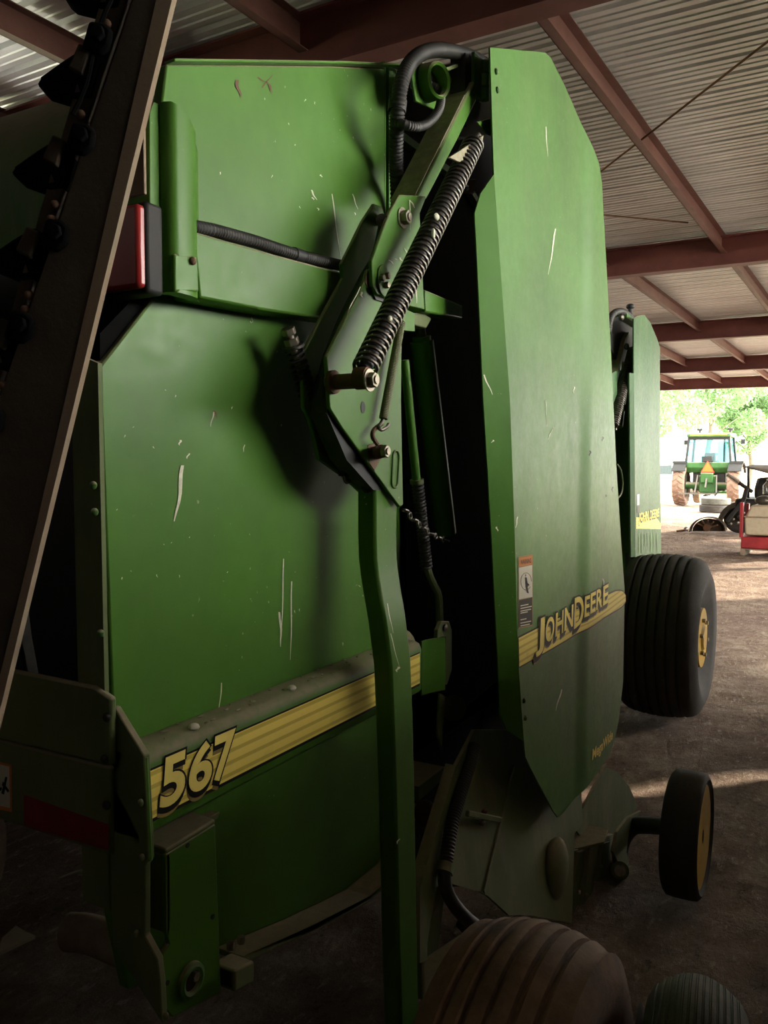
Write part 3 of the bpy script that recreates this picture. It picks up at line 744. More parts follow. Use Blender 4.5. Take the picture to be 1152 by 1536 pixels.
# ---- yellow stripe and lettering on the shield
def decal(name, pxs, mat, par, lift, nsub=10):
    P = [onS(u, v, XSH) for u, v in pxs]
    bm = MB(); n = len(P)
    for p in P: p.x = XSH(p.y) + lift
    return build(name, bm.add(P, [tuple(range(n))]), M[mat], par, recalc=False, smooth=0)
def bandmesh(pt, pb, lift, n=24):
    T_ = [onS(u, v, XSH) for u, v in pt]; B_ = [onS(u, v, XSH) for u, v in pb]
    def at(L, t):
        y = L[0].y + (L[-1].y - L[0].y) * t; return y, zat(L, y)
    def fn(s, t):
        y1, z1 = at(T_, s); y0, z0 = at(B_, s); y = y0 + (y1 - y0) * t; z = z0 + (z1 - z0) * t
        return V((XSH(y) + lift, y, z))
    return MB().grid(fn, n, 2)
pt = [(777, 957), (812, 939), (850, 921), (905, 895), (922, 887), (930, 886), (935, 888), (938, 893)]
pb = [(778, 1000), (812, 981), (850, 959), (905, 926), (922, 916), (930, 911), (935, 907), (938, 902)]
build('stripe_border', bandmesh([(u - 0.5, v - 2.2) for u, v in pt], [(u, v + 2.2) for u, v in pb], 0.0012), M['black_decal'], shield, recalc=False)
build('yellow_stripe', bandmesh(pt, pb, 0.0018), M['stripe'], shield, recalc=False)
zA = onS(868, 0.5 * (936 + 941), XSH).z             # base line
base_px = lambda u: 962 - (u - 822) * (58 / 88.0)
cap_px = lambda u: 926 - (u - 822) * (50 / 88.0)
def letter(ch, u0, u1, down=0.0, upx=0.0):
    um = (u0 + u1) / 2; a = onS(u0, base_px(u0), XSH); b = onS(u1, base_px(u1), XSH); c = onS(um, cap_px(um), XSH); d = onS(um, base_px(um), XSH)
    H = c.z - d.z; y0, y1 = a.y, b.y; z0 = d.z - down * H; z1 = c.z + upx * H; W = y1 - y0
    f = XSH
    for nm, dy, dz, grow, fat, mat, lift in (('letter_shade', -0.012, -0.015, 0.003, 0.03, 'tan_decal', 0.0022), ('letter_shadow', -0.010, -0.009, 0.005, 0.045, 'black_decal', 0.0027),
                                             ('letter_shadow', -0.005, -0.0045, 0.005, 0.045, 'black_decal', 0.0029), ('letter_shadow', 0.0, 0.0, 0.005, 0.04, 'black_decal', 0.0032), ('letter', 0, 0, 0.0, 0.022, 'yellow_letter', 0.0040)):
        build(nm, text_mesh(ch, y0 + dy - grow, y1 + dy + grow, z0 + dz - grow, z1 + dz + grow, f, 0.06, fat, lift), M[mat], shield, recalc=False, smooth=0)
letter('J', 801, 814, 0.30, 0.16)
for ch, a, b in (('O', 816, 829), ('H', 831, 843), ('N', 844.5, 857.5)): letter(ch, a, b)
letter('D', 859, 873, 0.22, 0.20)
for ch, a, b in (('E', 874.5, 882.5), ('E', 883.5, 891.5), ('R', 892.5, 901.5), ('E', 902.5, 910.5)): letter(ch, a, b)
# lower lettering
a, b = onS(887, 1146, XSH), onS(918, 1110, XSH); h = 0.050
build('model_lettering', text_mesh('MegaWide', a.y, b.y, a.z, a.z + h, XSH, 0.1, 0.03, 0.0022, rise=(onS(918, 1113, XSH).z - a.z)), M['yellow_letter'], shield, recalc=False, smooth=0)
# warning label
def sq(name, u0, u1, v0, v1, sl, mat, par, lift):
    return decal(name, [(u0, v0), (u1, v0 - sl), (u1 + 0.3, v1 - sl), (u0 + 0.3, v1)], mat, par, lift)
wl = sq('warning_label', 776.5, 798.5, 835, 943, 4, 'tan_decal', shield, 0.0010)
sq('label_header', 777.5, 797.5, 837, 850, 3.5, 'orange_decal', wl, 0.0016)
sq('label_picture', 777.5, 797.5, 851.5, 899, 4, 'white_decal', wl, 0.0016)
sq('label_text_panel', 777.5, 797.5, 900.5, 941, 4.5, 'black_decal', wl, 0.0016)
a, b = onX(779.5, 847, XJ), onX(795.5, 844, XJ)
build('label_word', text_mesh('WARNING', a.y, b.y, a.z, a.z + 0.012, lambda y: XJ, 0.1, 0.01, 0.0022, rise=b.z - a.z), M['black_decal'], wl, recalc=False, smooth=0)
m = MB()
for v, w in ((908, 12), (912, 17), (916, 16), (919, 11), (929, 9), (934, 16), (938, 14)):
    P = [onX(u, q, XJ) + V((0.0022, 0, 0)) for u, q in ((779.5, v), (779.5 + w, v - w * 0.2), (779.5 + w, v - w * 0.2 + 1.5), (779.5, v + 1.5))]
    m.add(P, [(0, 1, 2, 3)])
build('label_lines', m, M['white_decal'], wl, recalc=False, smooth=0)
m = MB()
for pts in ([(786, 866), (789, 866), (791, 880), (787, 881)], [(787, 880), (790, 879), (792, 890), (789, 889)], [(788, 872), (793, 877), (792, 879), (787, 875)]):
    m.add([onX(u, v, XJ) + V((0.0022, 0, 0)) for u, v in pts], [(0, 1, 2, 3)])
ar = [onX(782 + 9 * math.cos(0.4 * k) * 0.9 + 6, 872 - 13 * math.sin(0.4 * k), XJ) + V((0.0022, 0, 0)) for k in range(15)]
m.tube(ar, 0.0006, 4); m.ellipsoid(onX(787.5, 863, XJ) + V((0.0022, 0, 0)), 0.0006, 0.003, 0.0035, 8, 6)
build('label_figure', m, M['black_decal'], wl, smooth=0)

# ---- dark chamber behind the shield
YE = Tp_m[-1].y
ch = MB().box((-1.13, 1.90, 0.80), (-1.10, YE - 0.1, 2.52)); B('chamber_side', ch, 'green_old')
B('front_bulkhead', MB().box((-2.35, YE - 0.12, 0.75), (-0.86, YE - 0.08, 2.35)), 'green_old')  # put in to keep the space behind the shield dark
zt = zat(Tp_m, 1.9)
cv = [V((left, 1.80, 2.50)), V((left, 2.35, 2.50)), V((left, 2.75, 2.36)), V((left, YE - 0.2, 1.95))]
B('front_cover', MB().prism(cv + [p - V((0, 0, 0.02)) for p in reversed(cv)], (-1.02 - left, 0, 0)), 'green_old')  # put in so no light leaks down behind the shield
B('shade_backing', MB().prism(px([(598, 122), (640, 112), (668, 104), (700, 98), (736, 96), (752, 420), (770, 1000), (700, 1060), (612, 1000)], -1.04), (-0.01, 0, 0)), 'iron_shade_black')  # black sheet standing in for the deep shade behind the arm
B('low_shade_backing', MB().prism(px([(612, 990), (772, 990), (765, 1160), (700, 1330), (612, 1330)], -1.10), (-0.01, 0, 0)), 'iron_shade_black')  # black sheet over the lit floor; shade below put in as colour
B('inner_post', MB().box((-1.05, 1.76, 0.70), (-1.00, 1.88, 2.50)), 'green')
B('chamber_roller', MB().cyl((left, 1.9, 2.3), (-1.0, 1.9, 2.3), 0.08, 20), 'black')
# ---- gate pivot at the top
B('pivot_block', MB().prism(px([(664, 98), (706, 88), (712, 100), (690, 130), (672, 140), (660, 120)], -0.86), (-0.08, 0, 0)), 'black', bevel=0.004)
B('pivot_plate', MB().prism(px([(664, 103), (704, 90), (706, 94), (667, 108)], -0.83), (-0.05, 0, 0)), 'green_frame')
for u, v in ((674, 122), (700, 110), (702, 100)):
    B('bolt', MB().ellipsoid(onX(u, v, -0.855), 0.01, 0.011, 0.011, 12, 8), 'steel')
hp = onX(727, 120, -0.80)
hg = B('shield_hinge', MB().box((hp.x - 0.012, hp.y - 0.055, hp.z - 0.050), (hp.x - 0.004, hp.y - 0.004, hp.z + 0.045)), 'green_old')
for k in range(3):
    B('hinge_knuckle', MB().cyl((hp.x, hp.y, hp.z - 0.048 + k * 0.032), (hp.x, hp.y, hp.z - 0.048 + k * 0.032 + 0.028), 0.011, 14), 'green_old', hg)
B('hinge_arm', MB().box((hp.x - 0.05, hp.y - 0.09, hp.z - 0.06), (hp.x - 0.012, hp.y - 0.03, hp.z + 0.03)), 'black')
B('arm_mount', MB().prism(px([(690, 130), (716, 112), (722, 170), (700, 190)], -0.84), (-0.06, 0, 0)), 'black')
B('dark_cluster', MB().prism(px([(700, 150), (735, 140), (738, 200), (712, 205), (690, 205)], -0.90), (-0.05, 0, 0)), 'black')
B('shield_stay', MB().prism(px([(716, 183), (736, 177), (737, 204), (730, 200)], -0.775), (-0.004, 0, 0)), 'green', bevel=0.001)
sb = plate('rusty_clip', [(697, 270), (714, 268), (711, 291), (696, 290)], -0.82, 0.006, M['rust'], baler)
B('clip_bolt', MB().ellipsoid(onX(699, 281, -0.815), 0.008, 0.009, 0.009, 10, 8), 'black', sb)
eb = plate('eyelet_bracket', [(617, 94), (662, 94), (667, 112), (660, 150), (655, 165), (624, 152), (619, 120)], -0.845, 0.006, M['green'], baler)
rc = onX(640, 125, -0.842)
B('eyelet_ring', MB().lathe([(0.0, 0.030), (0.035, 0.030), (0.040, 0.034), (0.035, 0.038), (0.0, 0.040)], rc, (1, -0.25, -0.1), 28), 'green', eb)
B('eyelet_hole', MB().cyl(rc + V((0.001, 0, 0)), rc + V((0.004, -0.001, 0)), 0.030, 24), 'black', eb)
B('eyelet_disc', MB().lathe([(0.0, 0.0), (0.0, 0.03), (0.01, 0.03), (0.014, 0.02), (0.014, 0.0)], onX(660, 122, -0.87), (1, 0, 0), 20), 'green_frame', eb)
# thick conduits looping round the pivot
cd = [onX(u, v, X) for u, v, X in ((597, 420, -0.93), (596, 300, -0.90), (594, 230, -0.87), (596, 170, -0.84), (602, 125, -0.83), (615, 95, -0.83), (635, 79, -0.83), (660, 75, -0.83), (690, 80, -0.83), (712, 88, -0.84), (730, 98, -0.86))]
B('hydraulic_conduit', MB().conduit(cd, 0.0165, 0.0075, 12), 'hose')
cd = [onX(u, v, X) for u, v, X in ((596, 183, -0.84), (610, 188, -0.82), (628, 190, -0.81), (645, 182, -0.81), (658, 165, -0.81), (661, 145, -0.82), (654, 132, -0.83), (640, 128, -0.85))]
B('hydraulic_conduit', MB().conduit(cd, 0.0105, 0.0065, 12), 'hose')
B('conduit_clamp', MB().tube([onX(595, 168, -0.84), onX(597, 150, -0.84)], 0.019, 12), 'black')
B('conduit_stay', MB().box((-1.02, 1.715, 2.0), (-0.94, 1.75, 2.56)), 'green_old')
# ---- lower frame sheet under the shield
# the sheet leans: further out at its foot than at its head
def XFS(z): return -0.815 - 0.20 * (z - 0.62)
def onF(u, v, off=0.0):
    X = -0.9
    for _ in range(30):
        X = 0.5 * X + 0.5 * (XFS(onX(u, v, X).z) + off)
    return onX(u, v, X)
XFR = 0.0
def fplate(name, lst, off, th, mat, par, **k): return build(name, MB().prism([onF(u, v, off) for u, v in lst], (-th, 0, 0)), M[mat], par, smooth=30, **k)
fs = fplate('frame_sheet', [(684, 1150), (712, 1095), (800, 1095), (870, 1130), (874, 1235), (862, 1250), (858, 1385), (790, 1372), (764, 1373), (732, 1344), (720, 1338), (675, 1325), (655, 1330), (640, 1420), (632, 1440), (630, 1340)], 0.0, 0.01, 'green_frame', baler)
B('sheet_edge', MB().prism([onF(u, v, 0.006) for u, v in ((684, 1148), (690, 1150), (640, 1330), (641, 1440), (630, 1445), (630, 1332))], (-0.03, 0, 0)), 'green_frame', fs)
B('seam_strip', MB().bar(onF(771, 1150, +0.002), onF(726, 1338, +0.002), 0.004, 0.014), 'green_frame', fs)
bp = onF(833, 1304, 0.0)
B('domed_boss', MB().ellipsoid(bp, 0.035, 0.085, 0.098, 28, 14), 'green_frame', fs)
bl = B('sheet_latch', MB().bar(onF(701, 1220, +0.02), onF(750, 1230, +0.02), 0.012, 0.016), 'green_frame', bevel=0.003)
B('bolt', MB().ellipsoid(onF(723, 1234, +0.012), 0.009, 0.010, 0.009, 12, 8), 'steel', bl)
B('latch_keeper', MB().ellipsoid(onF(727, 1217, +0.012), 0.008, 0.012, 0.006, 12, 8), 'rust', bl)
cd = [onF(u, v, +0.02) for u, v in ((712, 1118), (705, 1145), (697, 1170), (686, 1205), (676, 1245), (668, 1300))]
hz = B('lower_conduit', MB().conduit(cd, 0.0175, 0.0075, 12), 'hose')
B('conduit_collar', MB().cyl(onF(669, 1296, +0.02), onF(666, 1310, +0.02), 0.021, 16), 'green_old', hz)
cd = [onF(u, v, X) for u, v, X in ((667, 1306, XFR + 0.02), (668, 1330, XFR + 0.02), (680, 1355, XFR + 0.02), (700, 1378, XFR + 0.03), (722, 1395, XFR + 0.03), (745, 1408, XFR + 0.02))]
B('hydraulic_hose', MB().tube(smooth_path(cd, 0.01), 0.0165, 12), 'hose')
cd = [onF(u, v, X) for u, v, X in ((690, 1385, XFR + 0.0), (705, 1400, XFR + 0.01), (718, 1412, XFR + 0.02), (728, 1430, XFR))]
B('hydraulic_hose', MB().tube(smooth_path(cd, 0.01), 0.012, 12), 'hose')
# axle frame
az = onX(665, 1450, -0.80).z
B('axle_frame', MB().prism([onZ(u, v, az) for u, v in ((632, 1438), (690, 1400), (730, 1412), (700, 1470), (668, 1536), (636, 1536))], (0, 0, -0.06)), 'green_frame', bevel=0.006)
B('axle_strut', MB().prism(px([(632, 1420), (668, 1330), (655, 1440), (634, 1500)], -0.87), (-0.03, 0, 0)), 'green_frame')
# ---- wheels
def tire_prof(R, W, rim, grooves, gd, gw, sh=0.18, crown=0.02, edge=0.75):
    """cross-section of a ribbed tyre: bead, sidewall, shoulder, tread with grooves"""
    P = [(-W * 0.36, rim), (-W * 0.47, rim + (R - rim) * 0.30), (-W * 0.50, rim + (R - rim) * 0.58), (-W * 0.475, R - W * sh * 0.75), (-W * 0.43, R - W * sh * 0.34)]
    half = W * 0.40; n = grooves + 1; rib = 2 * half / n; x = -half
    zz = lambda q: R - crown * (q / half) ** 2 * W
    for i in range(n):
        a = -half + i * rib + gw / 2; b = -half + (i + 1) * rib - gw / 2
        P += [(a, zz(a) - 0.003), (a + gw * 0.35, zz(a)), ((a + b) / 2, zz((a + b) / 2)), (b - gw * 0.35, zz(b)), (b, zz(b) - 0.003)]
        if i < n - 1: P += [(b + gw * 0.15, zz(b) - gd), (b + gw * 0.85, zz(b) - gd)]
    P += [(W * 0.43, R - W * sh * 0.34), (W * 0.475, R - W * sh * 0.75), (W * 0.50, rim + (R - rim) * 0.58), (W * 0.47, rim + (R - rim) * 0.30), (W * 0.36, rim)]
    return P
def rim_mesh(c, ax, W, rim, off=0.0):
    m = MB()
    P = [(-W * 0.36, rim * 1.06), (-W * 0.33, rim * 1.02), (-W * 0.30, rim * 0.92), (-W * 0.05, rim * 0.86), (off, rim * 0.80), (off, rim * 0.38), (off + 0.02, rim * 0.30), (off + 0.02, 0.0)]
    Q = [(W * 0.36, rim * 1.06), (W * 0.34, rim * 1.03), (W * 0.31, rim * 0.93), (W * 0.05, rim * 0.86), (off + 0.004, rim * 0.80), (off + 0.004, 0.0)]
    m.lathe(P, c, ax, 40); m.lathe(Q, c, ax, 40); return m
def wheel(parent, c, R, W, rim, grooves, tm, rm, ax=(1, 0, 0), gd=0.014, gw=0.016, off=0.05, n=72, sh=0.18, crown=0.02, name='wheel'):
    t = build('tire', MB().lathe(tire_prof(R, W, rim, grooves, gd, gw, sh, crown), c, ax, n), M[tm], parent, smooth=40)
    r = build('rim', rim_mesh(c, ax, W, rim, off), M[rm], parent, smooth=40)
    m = MB(); axv = V(ax); u = axv.orthogonal().normalized(); w = axv.cross(u)
    for k in range(6): a = k * PI / 3; m.hexnut(V(c) + axv * (off + 0.004) + (u * math.cos(a) + w * math.sin(a)) * rim * 0.5, axv, rim * 0.06, 0.02)
    build('wheel_nuts', m, M['bolt'], r)
    build('hub', MB().cyl(V(c) + axv * (off - 0.03), V(c) + axv * (off + 0.015), rim * 0.22, 20), M[rm], r)
    return t
WX = -0.515
def tangent_radius(u, v, X):                     # radius of a wheel standing on the ground whose top just touches the line of sight
    p = onX(u, v, X); d = (p - CAM); d.x = 0; d.normalize(); lo, hi = 0.05, 0.8
    for _ in range(60):
        R = 0.5 * (lo + hi); c = V((0, p.y, R)) - V((0, CAM.y, CAM.z)); dist = abs(d.y * c.z - d.z * c.y)
        if dist < R: hi = R
        else: lo = R
    return p, R
pt1, TR = tangent_radius(805, 1376, WX + 0.03); TY = pt1.y
print('TIRE', pt1, TR)
def sub(name, parent=baler):
    o = bpy.data.objects.new(name, None); COL.objects.link(o); o.parent = parent
    o.matrix_parent_inverse = Matrix.Translation(-parent.location) if parent.type == 'EMPTY' and not parent.get('_local') else Matrix.Identity(4)
    if parent.get('_local'): o['_local'] = 1
    return o
def wheel_group(parent, *a, **k):
    s = sub('wheel', parent)
    loc = (0, 0, 0)
    wheel(s, *a, **k); return s
wheel_group(baler, (WX, TY, TR), TR, 0.30, TR * 0.5, 5, 'tire_brown', 'yellow_paint', gd=0.016, gw=0.012, sh=0.26, crown=0.09)
wheel_group(baler, (-2.6, TY, TR), TR, 0.30, TR * 0.5, 5, 'tire_brown', 'yellow_paint', (-1, 0, 0), gd=0.012, gw=0.011, sh=0.26, crown=0.09, n=40)
B('axle_beam', MB().box((-1.05, TY - 0.05, 0.26), (-0.76, TY + 0.05, 0.35)), 'iron_shade_black')  # blackened to stand in for the shade under the baler
B('axle_spindle', MB().cyl((-0.75, TY, TR), (WX, TY, TR), 0.04, 18), 'green_frame')
# ---- pickup at the front with gauge wheel
GX = -0.45
gc = onX(1056, 1255, GX)
gcen = V((GX - 0.06, gc.y, gc.z))
GR = 0.5 * (onX(1056, 1170, GX).z - onX(1056, 1341, GX).z)
gw_ = sub('gauge_wheel')
def prof_small(R, W, rim): return [(-W * 0.40, rim), (-W * 0.5, rim + (R - rim) * 0.5), (-W * 0.47, R - 0.014), (-W * 0.40, R - 0.003), (-W * 0.2, R), (W * 0.2, R), (W * 0.40, R - 0.003), (W * 0.47, R - 0.014), (W * 0.5, rim + (R - rim) * 0.5), (W * 0.40, rim)]
GW = 0.135; rim = GR * 0.80
build('tire', MB().lathe(prof_small(GR, GW, rim), gcen, (1, 0, 0), 56), M['tire_dark'], gw_, smooth=50)
rimo = build('rim', MB().lathe([(GW * 0.42, rim * 1.02), (GW * 0.40, rim * 0.95), (GW * 0.25, rim * 0.88), (GW * 0.14, rim * 0.80), (GW * 0.10, rim * 0.5), (GW * 0.12, rim * 0.3), (GW * 0.3, rim * 0.26), (GW * 0.3, 0)], gcen, (1, 0, 0), 48).lathe([(-GW * 0.42, rim * 1.02), (-GW * 0.3, rim * 0.85), (GW * 0.08, rim * 0.8), (GW * 0.08, 0)], gcen, (1, 0, 0), 40), M['yellow_paint'], gw_, smooth=40)
build('hub', MB().cyl(gcen + V((GW * 0.2, 0, 0)), gcen + V((GW * 0.42, 0, 0)), rim * 0.14, 16), M['black'], rimo)
XPk = -0.80
ar = [onX(u, v, X) for u, v, X in ((932, 1300, -0.80), (930, 1276, -0.80), (936, 1255, -0.79), (950, 1240, -0.76), (970, 1238, -0.70), (1000, 1240, -0.60))] + [gcen + V((-0.05, -0.02, 0.02))]
B('gauge_wheel_arm', MB().tube(smooth_path(ar, 0.01), [0.034] * len(smooth_path(ar, 0.01)), 16), 'black')
B('arm_sector', MB().prism(px([(920, 1278), (926, 1248), (942, 1226), (962, 1216), (956, 1228), (944, 1246), (940, 1278), (946, 1300), (930, 1300)], XPk + 0.035), (-0.012, 0, 0)), 'green_frame', bevel=0.002)
B('arm_pivot', MB().cyl(onX(928, 1306, XPk - 0.08), onX(930, 1306, XPk + 0.05), 0.035, 20), 'green_old')
B('pivot_cap', MB().cyl(onX(930, 1306, XPk + 0.05), onX(930, 1306, XPk + 0.055), 0.022, 18), 'bolt')
B('pickup_side', MB().prism(px([(908, 1150), (926, 1158), (944, 1180), (957, 1210), (960, 1245), (948, 1290), (900, 1290), (860, 1240)], -0.86), (-0.01, 0, 0)), 'green_frame')
B('pickup_drum_end', MB().cyl(onX(955, 1270, -0.90), onX(955, 1270, -0.85), 0.06, 24), 'green_frame')
dz = onX(885, 1240, -0.85).z
lw = [(862, 1232), (913, 1243), (906, 1262), (850, 1276)]
B('dusty_ledge', MB().prism([onZ(u, v, dz) for u, v in lw], (0, 0, -0.012)), 'green_frame', bevel=0.002)
for u0, u1, v0, v1, X in ((862, 876, 1278, 1372, -0.86), (880, 892, 1270, 1385, -0.84), (900, 914, 1255, 1380, -0.84)):
    B('pickup_channel', MB().prism(px([(u0 + 6, v0), (u1 + 6, v0 - 4), (u1 - 8, v1), (u0 - 8, v1)], X), (-0.05, 0, 0)), 'green_frame', bevel=0.003)
for u, v in ((868, 1338), (880, 1342), (884, 1375), (902, 1300), (905, 1365)):
    B('bolt', MB().ellipsoid(onX(u, v, -0.835), 0.008, 0.008, 0.008, 10, 8), 'bolt')
B('pickup_cross_tube', MB().box((left, 2.75, 0.36), (-0.90, 2.85, 0.46)), 'green_frame')
B('twine_end', MB().tube(smooth_path([onX(u, v, -0.84) for u, v in ((848, 1276), (870, 1274), (895, 1268), (915, 1262))], 0.02), 0.0012, 5), 'scratch')
B('twine_end', MB().tube(smooth_path([onX(u, v, -0.85) for u, v in ((788, 1156), (784, 1172), (775, 1186), (763, 1196))], 0.02), 0.0012, 5), 'scratch')
B('shield_wire_loop', MB().tube(smooth_path([onX(u, v, -0.85) for u, v in ((925, 696), (931, 705), (934, 725), (932, 740), (926, 748))], 0.02), 0.004, 6), 'green_frame')
# ================================================================== loose tyre beside the baler wheel
pt2, LR_ = tangent_radius(1045, 1459, -0.215); lt_c = V((-0.215, pt2.y, LR_)); print('LOOSE', pt2)
lt = thing('loose_tire', 'dark grey worn tyre standing upright beside the brown ribbed baler tyre', 'tire', (lt_c.x, lt_c.y, 0))
build('tire_body', MB().lathe(tire_prof(LR_, 0.21, LR_ * 0.5, 13, 0.0008, 0.003, 0.80, 0.20), lt_c, (1, 0.12, 0), 64), M['tire_grey'], lt, smooth=45)
build('rim', rim_mesh(lt_c, (1, 0.12, 0), 0.19, LR_ * 0.55, 0.02), M['rust'], lt)
# ================================================================== shed
TH = math.radians(-2.0)
def SH(l, s, z=0.0):       # lateral (right), depth, height -> world
    return V((l * math.cos(TH) - s * math.sin(TH), l * math.sin(TH) + s * math.cos(TH), z))
SLOPE = 0.0115
def zr(l, z): return z - SLOPE * l
def roof_mat():
    t = NT('galvanised_roof_sheet'); n = t.noise(1.4, 6, 0.65, stretch=(0.5, 3, 1)); n2 = t.noise(11, 5, 0.7)
    c = t.ramp(n, [(0.3, (0.64, 0.67, 0.69)), (0.7, (0.85, 0.88, 0.90))]); c = t.mix(t.rng(n2, 0.58, 0.8, 0, 0.25), c, (0.30, 0.25, 0.19)); t.color(c)
    t.set(metallic=0.35, roughness=t.rng(n2, 0.3, 0.7, 0.34, 0.55)); return t.m
def beam_mat(name, a, b):
    t = NT(name); n = t.noise(3, 6, 0.7); t.color(t.ramp(n, [(0.3, a), (0.75, b)])); t.set(roughness=0.55); return t.m
M['roof'] = roof_mat()
M['beam'] = beam_mat('red_oxide_steel', (0.115, 0.030, 0.027), (0.19, 0.060, 0.052))
M['purlin'] = beam_mat('lit_purlin_steel', (0.12, 0.045, 0.038), (0.19, 0.09, 0.075))  # the beams' red made paler; light on the lower flanges mixed in
M['wall'] = plain('dull_wall_sheet', (0.040, 0.036, 0.030), 0.6, metal=0.2)
# corrugated sheets: ribs run across the shed
S0, S1, LL, LR = -4.5, 28.2, -7.0, 5.6
ZS = 4.32
prof = []
s = S0; 
while s < S1:
    for ds, dz in ((0.0, 0.0), (0.012, 0.034), (0.040, 0.034), (0.052, 0.0), (0.100, 0.0), (0.106, 0.009), (0.122, 0.009), (0.128, 0.0), (0.172, 0.0), (0.178, 0.009), (0.194, 0.009), (0.200, 0.0)):
        prof.append((s + ds, dz))
    s += 0.25
m = MB(); n = len(prof)
vs = [SH(LL, a, zr(LL, ZS + b)) for a, b in prof] + [SH(LR, a, zr(LR, ZS + b)) for a, b in prof]
m.add(vs, [(i, i + 1, n + i + 1, n + i) for i in range(n - 1)])
struct('ceiling', m, M['roof'], smooth=0, merge=0, recalc=False)
# red I-beams across, purlins between them
def ibeam(m, p0, p1, h, w, t=0.014, tw=0.010):
    p0 = V(p0); p1 = V(p1); d = p1 - p0; side = d.cross(V((0, 0, 1))).normalized()
    for z0, z1, hw in ((0, t, w / 2), (h - t, h, w / 2), (t, h - t, tw / 2)):
        q = [p0 + side * a + V((0, 0, b)) for a, b in ((-hw, z0), (hw, z0), (hw, z1), (-hw, z1))]; m.prism(q, d)
    return m
BS = [-1.9, 4.20, 10.55, 16.55, 22.3, 27.5]
for k, s in enumerate(BS):
    m = ibeam(MB(), SH(LL + 0.3, s, zr(LL, 3.95)), SH(LR - 0.2, s, zr(LR, 3.95)), 0.34, 0.17)
    o = struct('roof_beam', m, M['beam'], smooth=30)
PL = [-5.9, -4.5, -3.12, -1.75, -0.40, 0.95, 2.3, 3.7, 5.0]
for a, b in zip(BS[:-1], BS[1:]):
    for l in PL:
        z = zr(l, 4.10); m = MB()
        for q in ([(-0.003, 0), (0.003, 0), (0.003, 0.19), (-0.003, 0.19)], [(-0.003, 0), (0.06, 0), (0.06, 0.006), (-0.003, 0.006)], [(-0.003, 0.184), (0.06, 0.184), (0.06, 0.19), (-0.003, 0.19)]):
            pts = [SH(l + x, a + 0.006, z + h) for x, h in q]; m.prism(pts, SH(l, b - 0.006, 0) - SH(l, a + 0.006, 0))
        struct('roof_purlin', m, M['purlin'], smooth=0)
# bracing rods under the sheets
def rod(name, p0, p1, label):
    o = build(name, MB().cyl(p0, p1, 0.008, 8), M['rust']); tag(o, label, 'brace'); return o
def onRoof(u, v, z): return onZ(u, v, z)
rod('bracing_rod', onRoof(895, 262, 4.16), onRoof(1165, 52, 4.16), 'thin rusty bracing rod slanting up across the corrugated roof to the right')
rod('bracing_rod', onRoof(900, 322, 4.17), onRoof(1032, 334, 4.17), 'thin rusty bracing rod under the roof just above the red beam')
# walls
def wallq(name, l0, s0, l1, s1, z0, z1, mat=None):
    a, b = SH(l0, s0), SH(l1, s1); nrm = (b - a).cross(V((0, 0, 1))).normalized() * 0.05
    return struct(name, MB().prism([a + V((0, 0, z0)), b + V((0, 0, z0)), b + V((0, 0, z1)), a + V((0, 0, z1))], nrm), mat or M['wall'], smooth=0)
wallq('wall_left', LL, S0, LL, 27.5, 0, 3.1)
wallq('wall_left_rear', LL, S0, LL, 1.6, 3.1, 4.36)
wallq('wall_left_front', LL, 7.5, LL, 27.5, 3.1, 4.36)
wallq('wall_back', LL, S0, LR, S0, 0, 4.30)
wallq('wall_right', LR, S0, LR, 2.5, 0, 4.30)
wallq('wall_right_rear', LR, 11.62, LR, 19.0, 0, 4.30)
wallq('wall_right_front', LR, 2.5, LR, 11.62, 0, 1.4)
wallq('light_screen', 1.45, -2.0, 1.5, 7.0, 0, 2.22)  # added out of view to keep low side light off the tailgate
wallq('light_screen', -3.5, -4.4, -3.5, 6.5, 0, 2.7)  # added to keep light from the left opening off the floor
# steel posts on the open right side and the far end
for k, s in enumerate(BS):
    for l in (LL + 0.35, LR - 0.35):
        m = MB(); p = SH(l, s)
        for lo, hi in (((-0.09, -0.1, 0), (0.09, -0.088, 3.96)), ((-0.09, 0.088, 0), (0.09, 0.1, 3.96)), ((-0.005, -0.088, 0), (0.005, 0.088, 3.96))):
            m.box((p.x + lo[0], p.y + lo[1], 0), (p.x + hi[0], p.y + hi[1], zr(l, 3.955)))
        struct('pillar', m, M['beam'], smooth=0)
# ---- earth floor
def dirt_mat():
    t = NT('trampled_earth'); n = t.noise(0.7, 8, 0.65); n2 = t.noise(4, 8, 0.72); n3 = t.noise(17, 7, 0.75, stretch=(1.8, 0.7, 1)); n4 = t.noise(60, 4, 0.7)
    c = t.ramp(n2, [(0.30, (0.15, 0.092, 0.066)), (0.5, (0.31, 0.215, 0.155)), (0.70, (0.52, 0.40, 0.30))])
    c = t.mix(t.rng(n, 0.45, 0.62, 0.0, 0.65), c, (0.17, 0.095, 0.07))
    c = t.mix(t.rng(n3, 0.56, 0.66, 0, 0.8), c, (0.62, 0.51, 0.38)); c = t.mix(t.rng(n3, 0.32, 0.44, 0.75, 0), c, (0.060, 0.042, 0.033))
    c = t.mix(t.rng(n4, 0.66, 0.72, 0, 0.7), c, (0.68, 0.58, 0.44)); t.color(c); t.set(roughness=0.92)
    t.bump(t.math('ADD', n3, t.math('MULTIPLY', n2, 1.5)), 0.9, 0.06); return t.m
M['dirt'] = dirt_mat()
from mathutils import noise as mn
def flo(s, t):
    l = -12 + 24 * s; d = -6 + 44 * t; p = SH(l, d)
    z = 0.022 * mn.noise(p * 0.9) + 0.020 * mn.noise(p * 3.1) + 0.016 * mn.noise(p * 7.0)
    return V((p.x, p.y, z - 0.022))
struct('floor', MB().grid(flo, 200, 360), M['dirt'], smooth=80, merge=0, recalc=False)
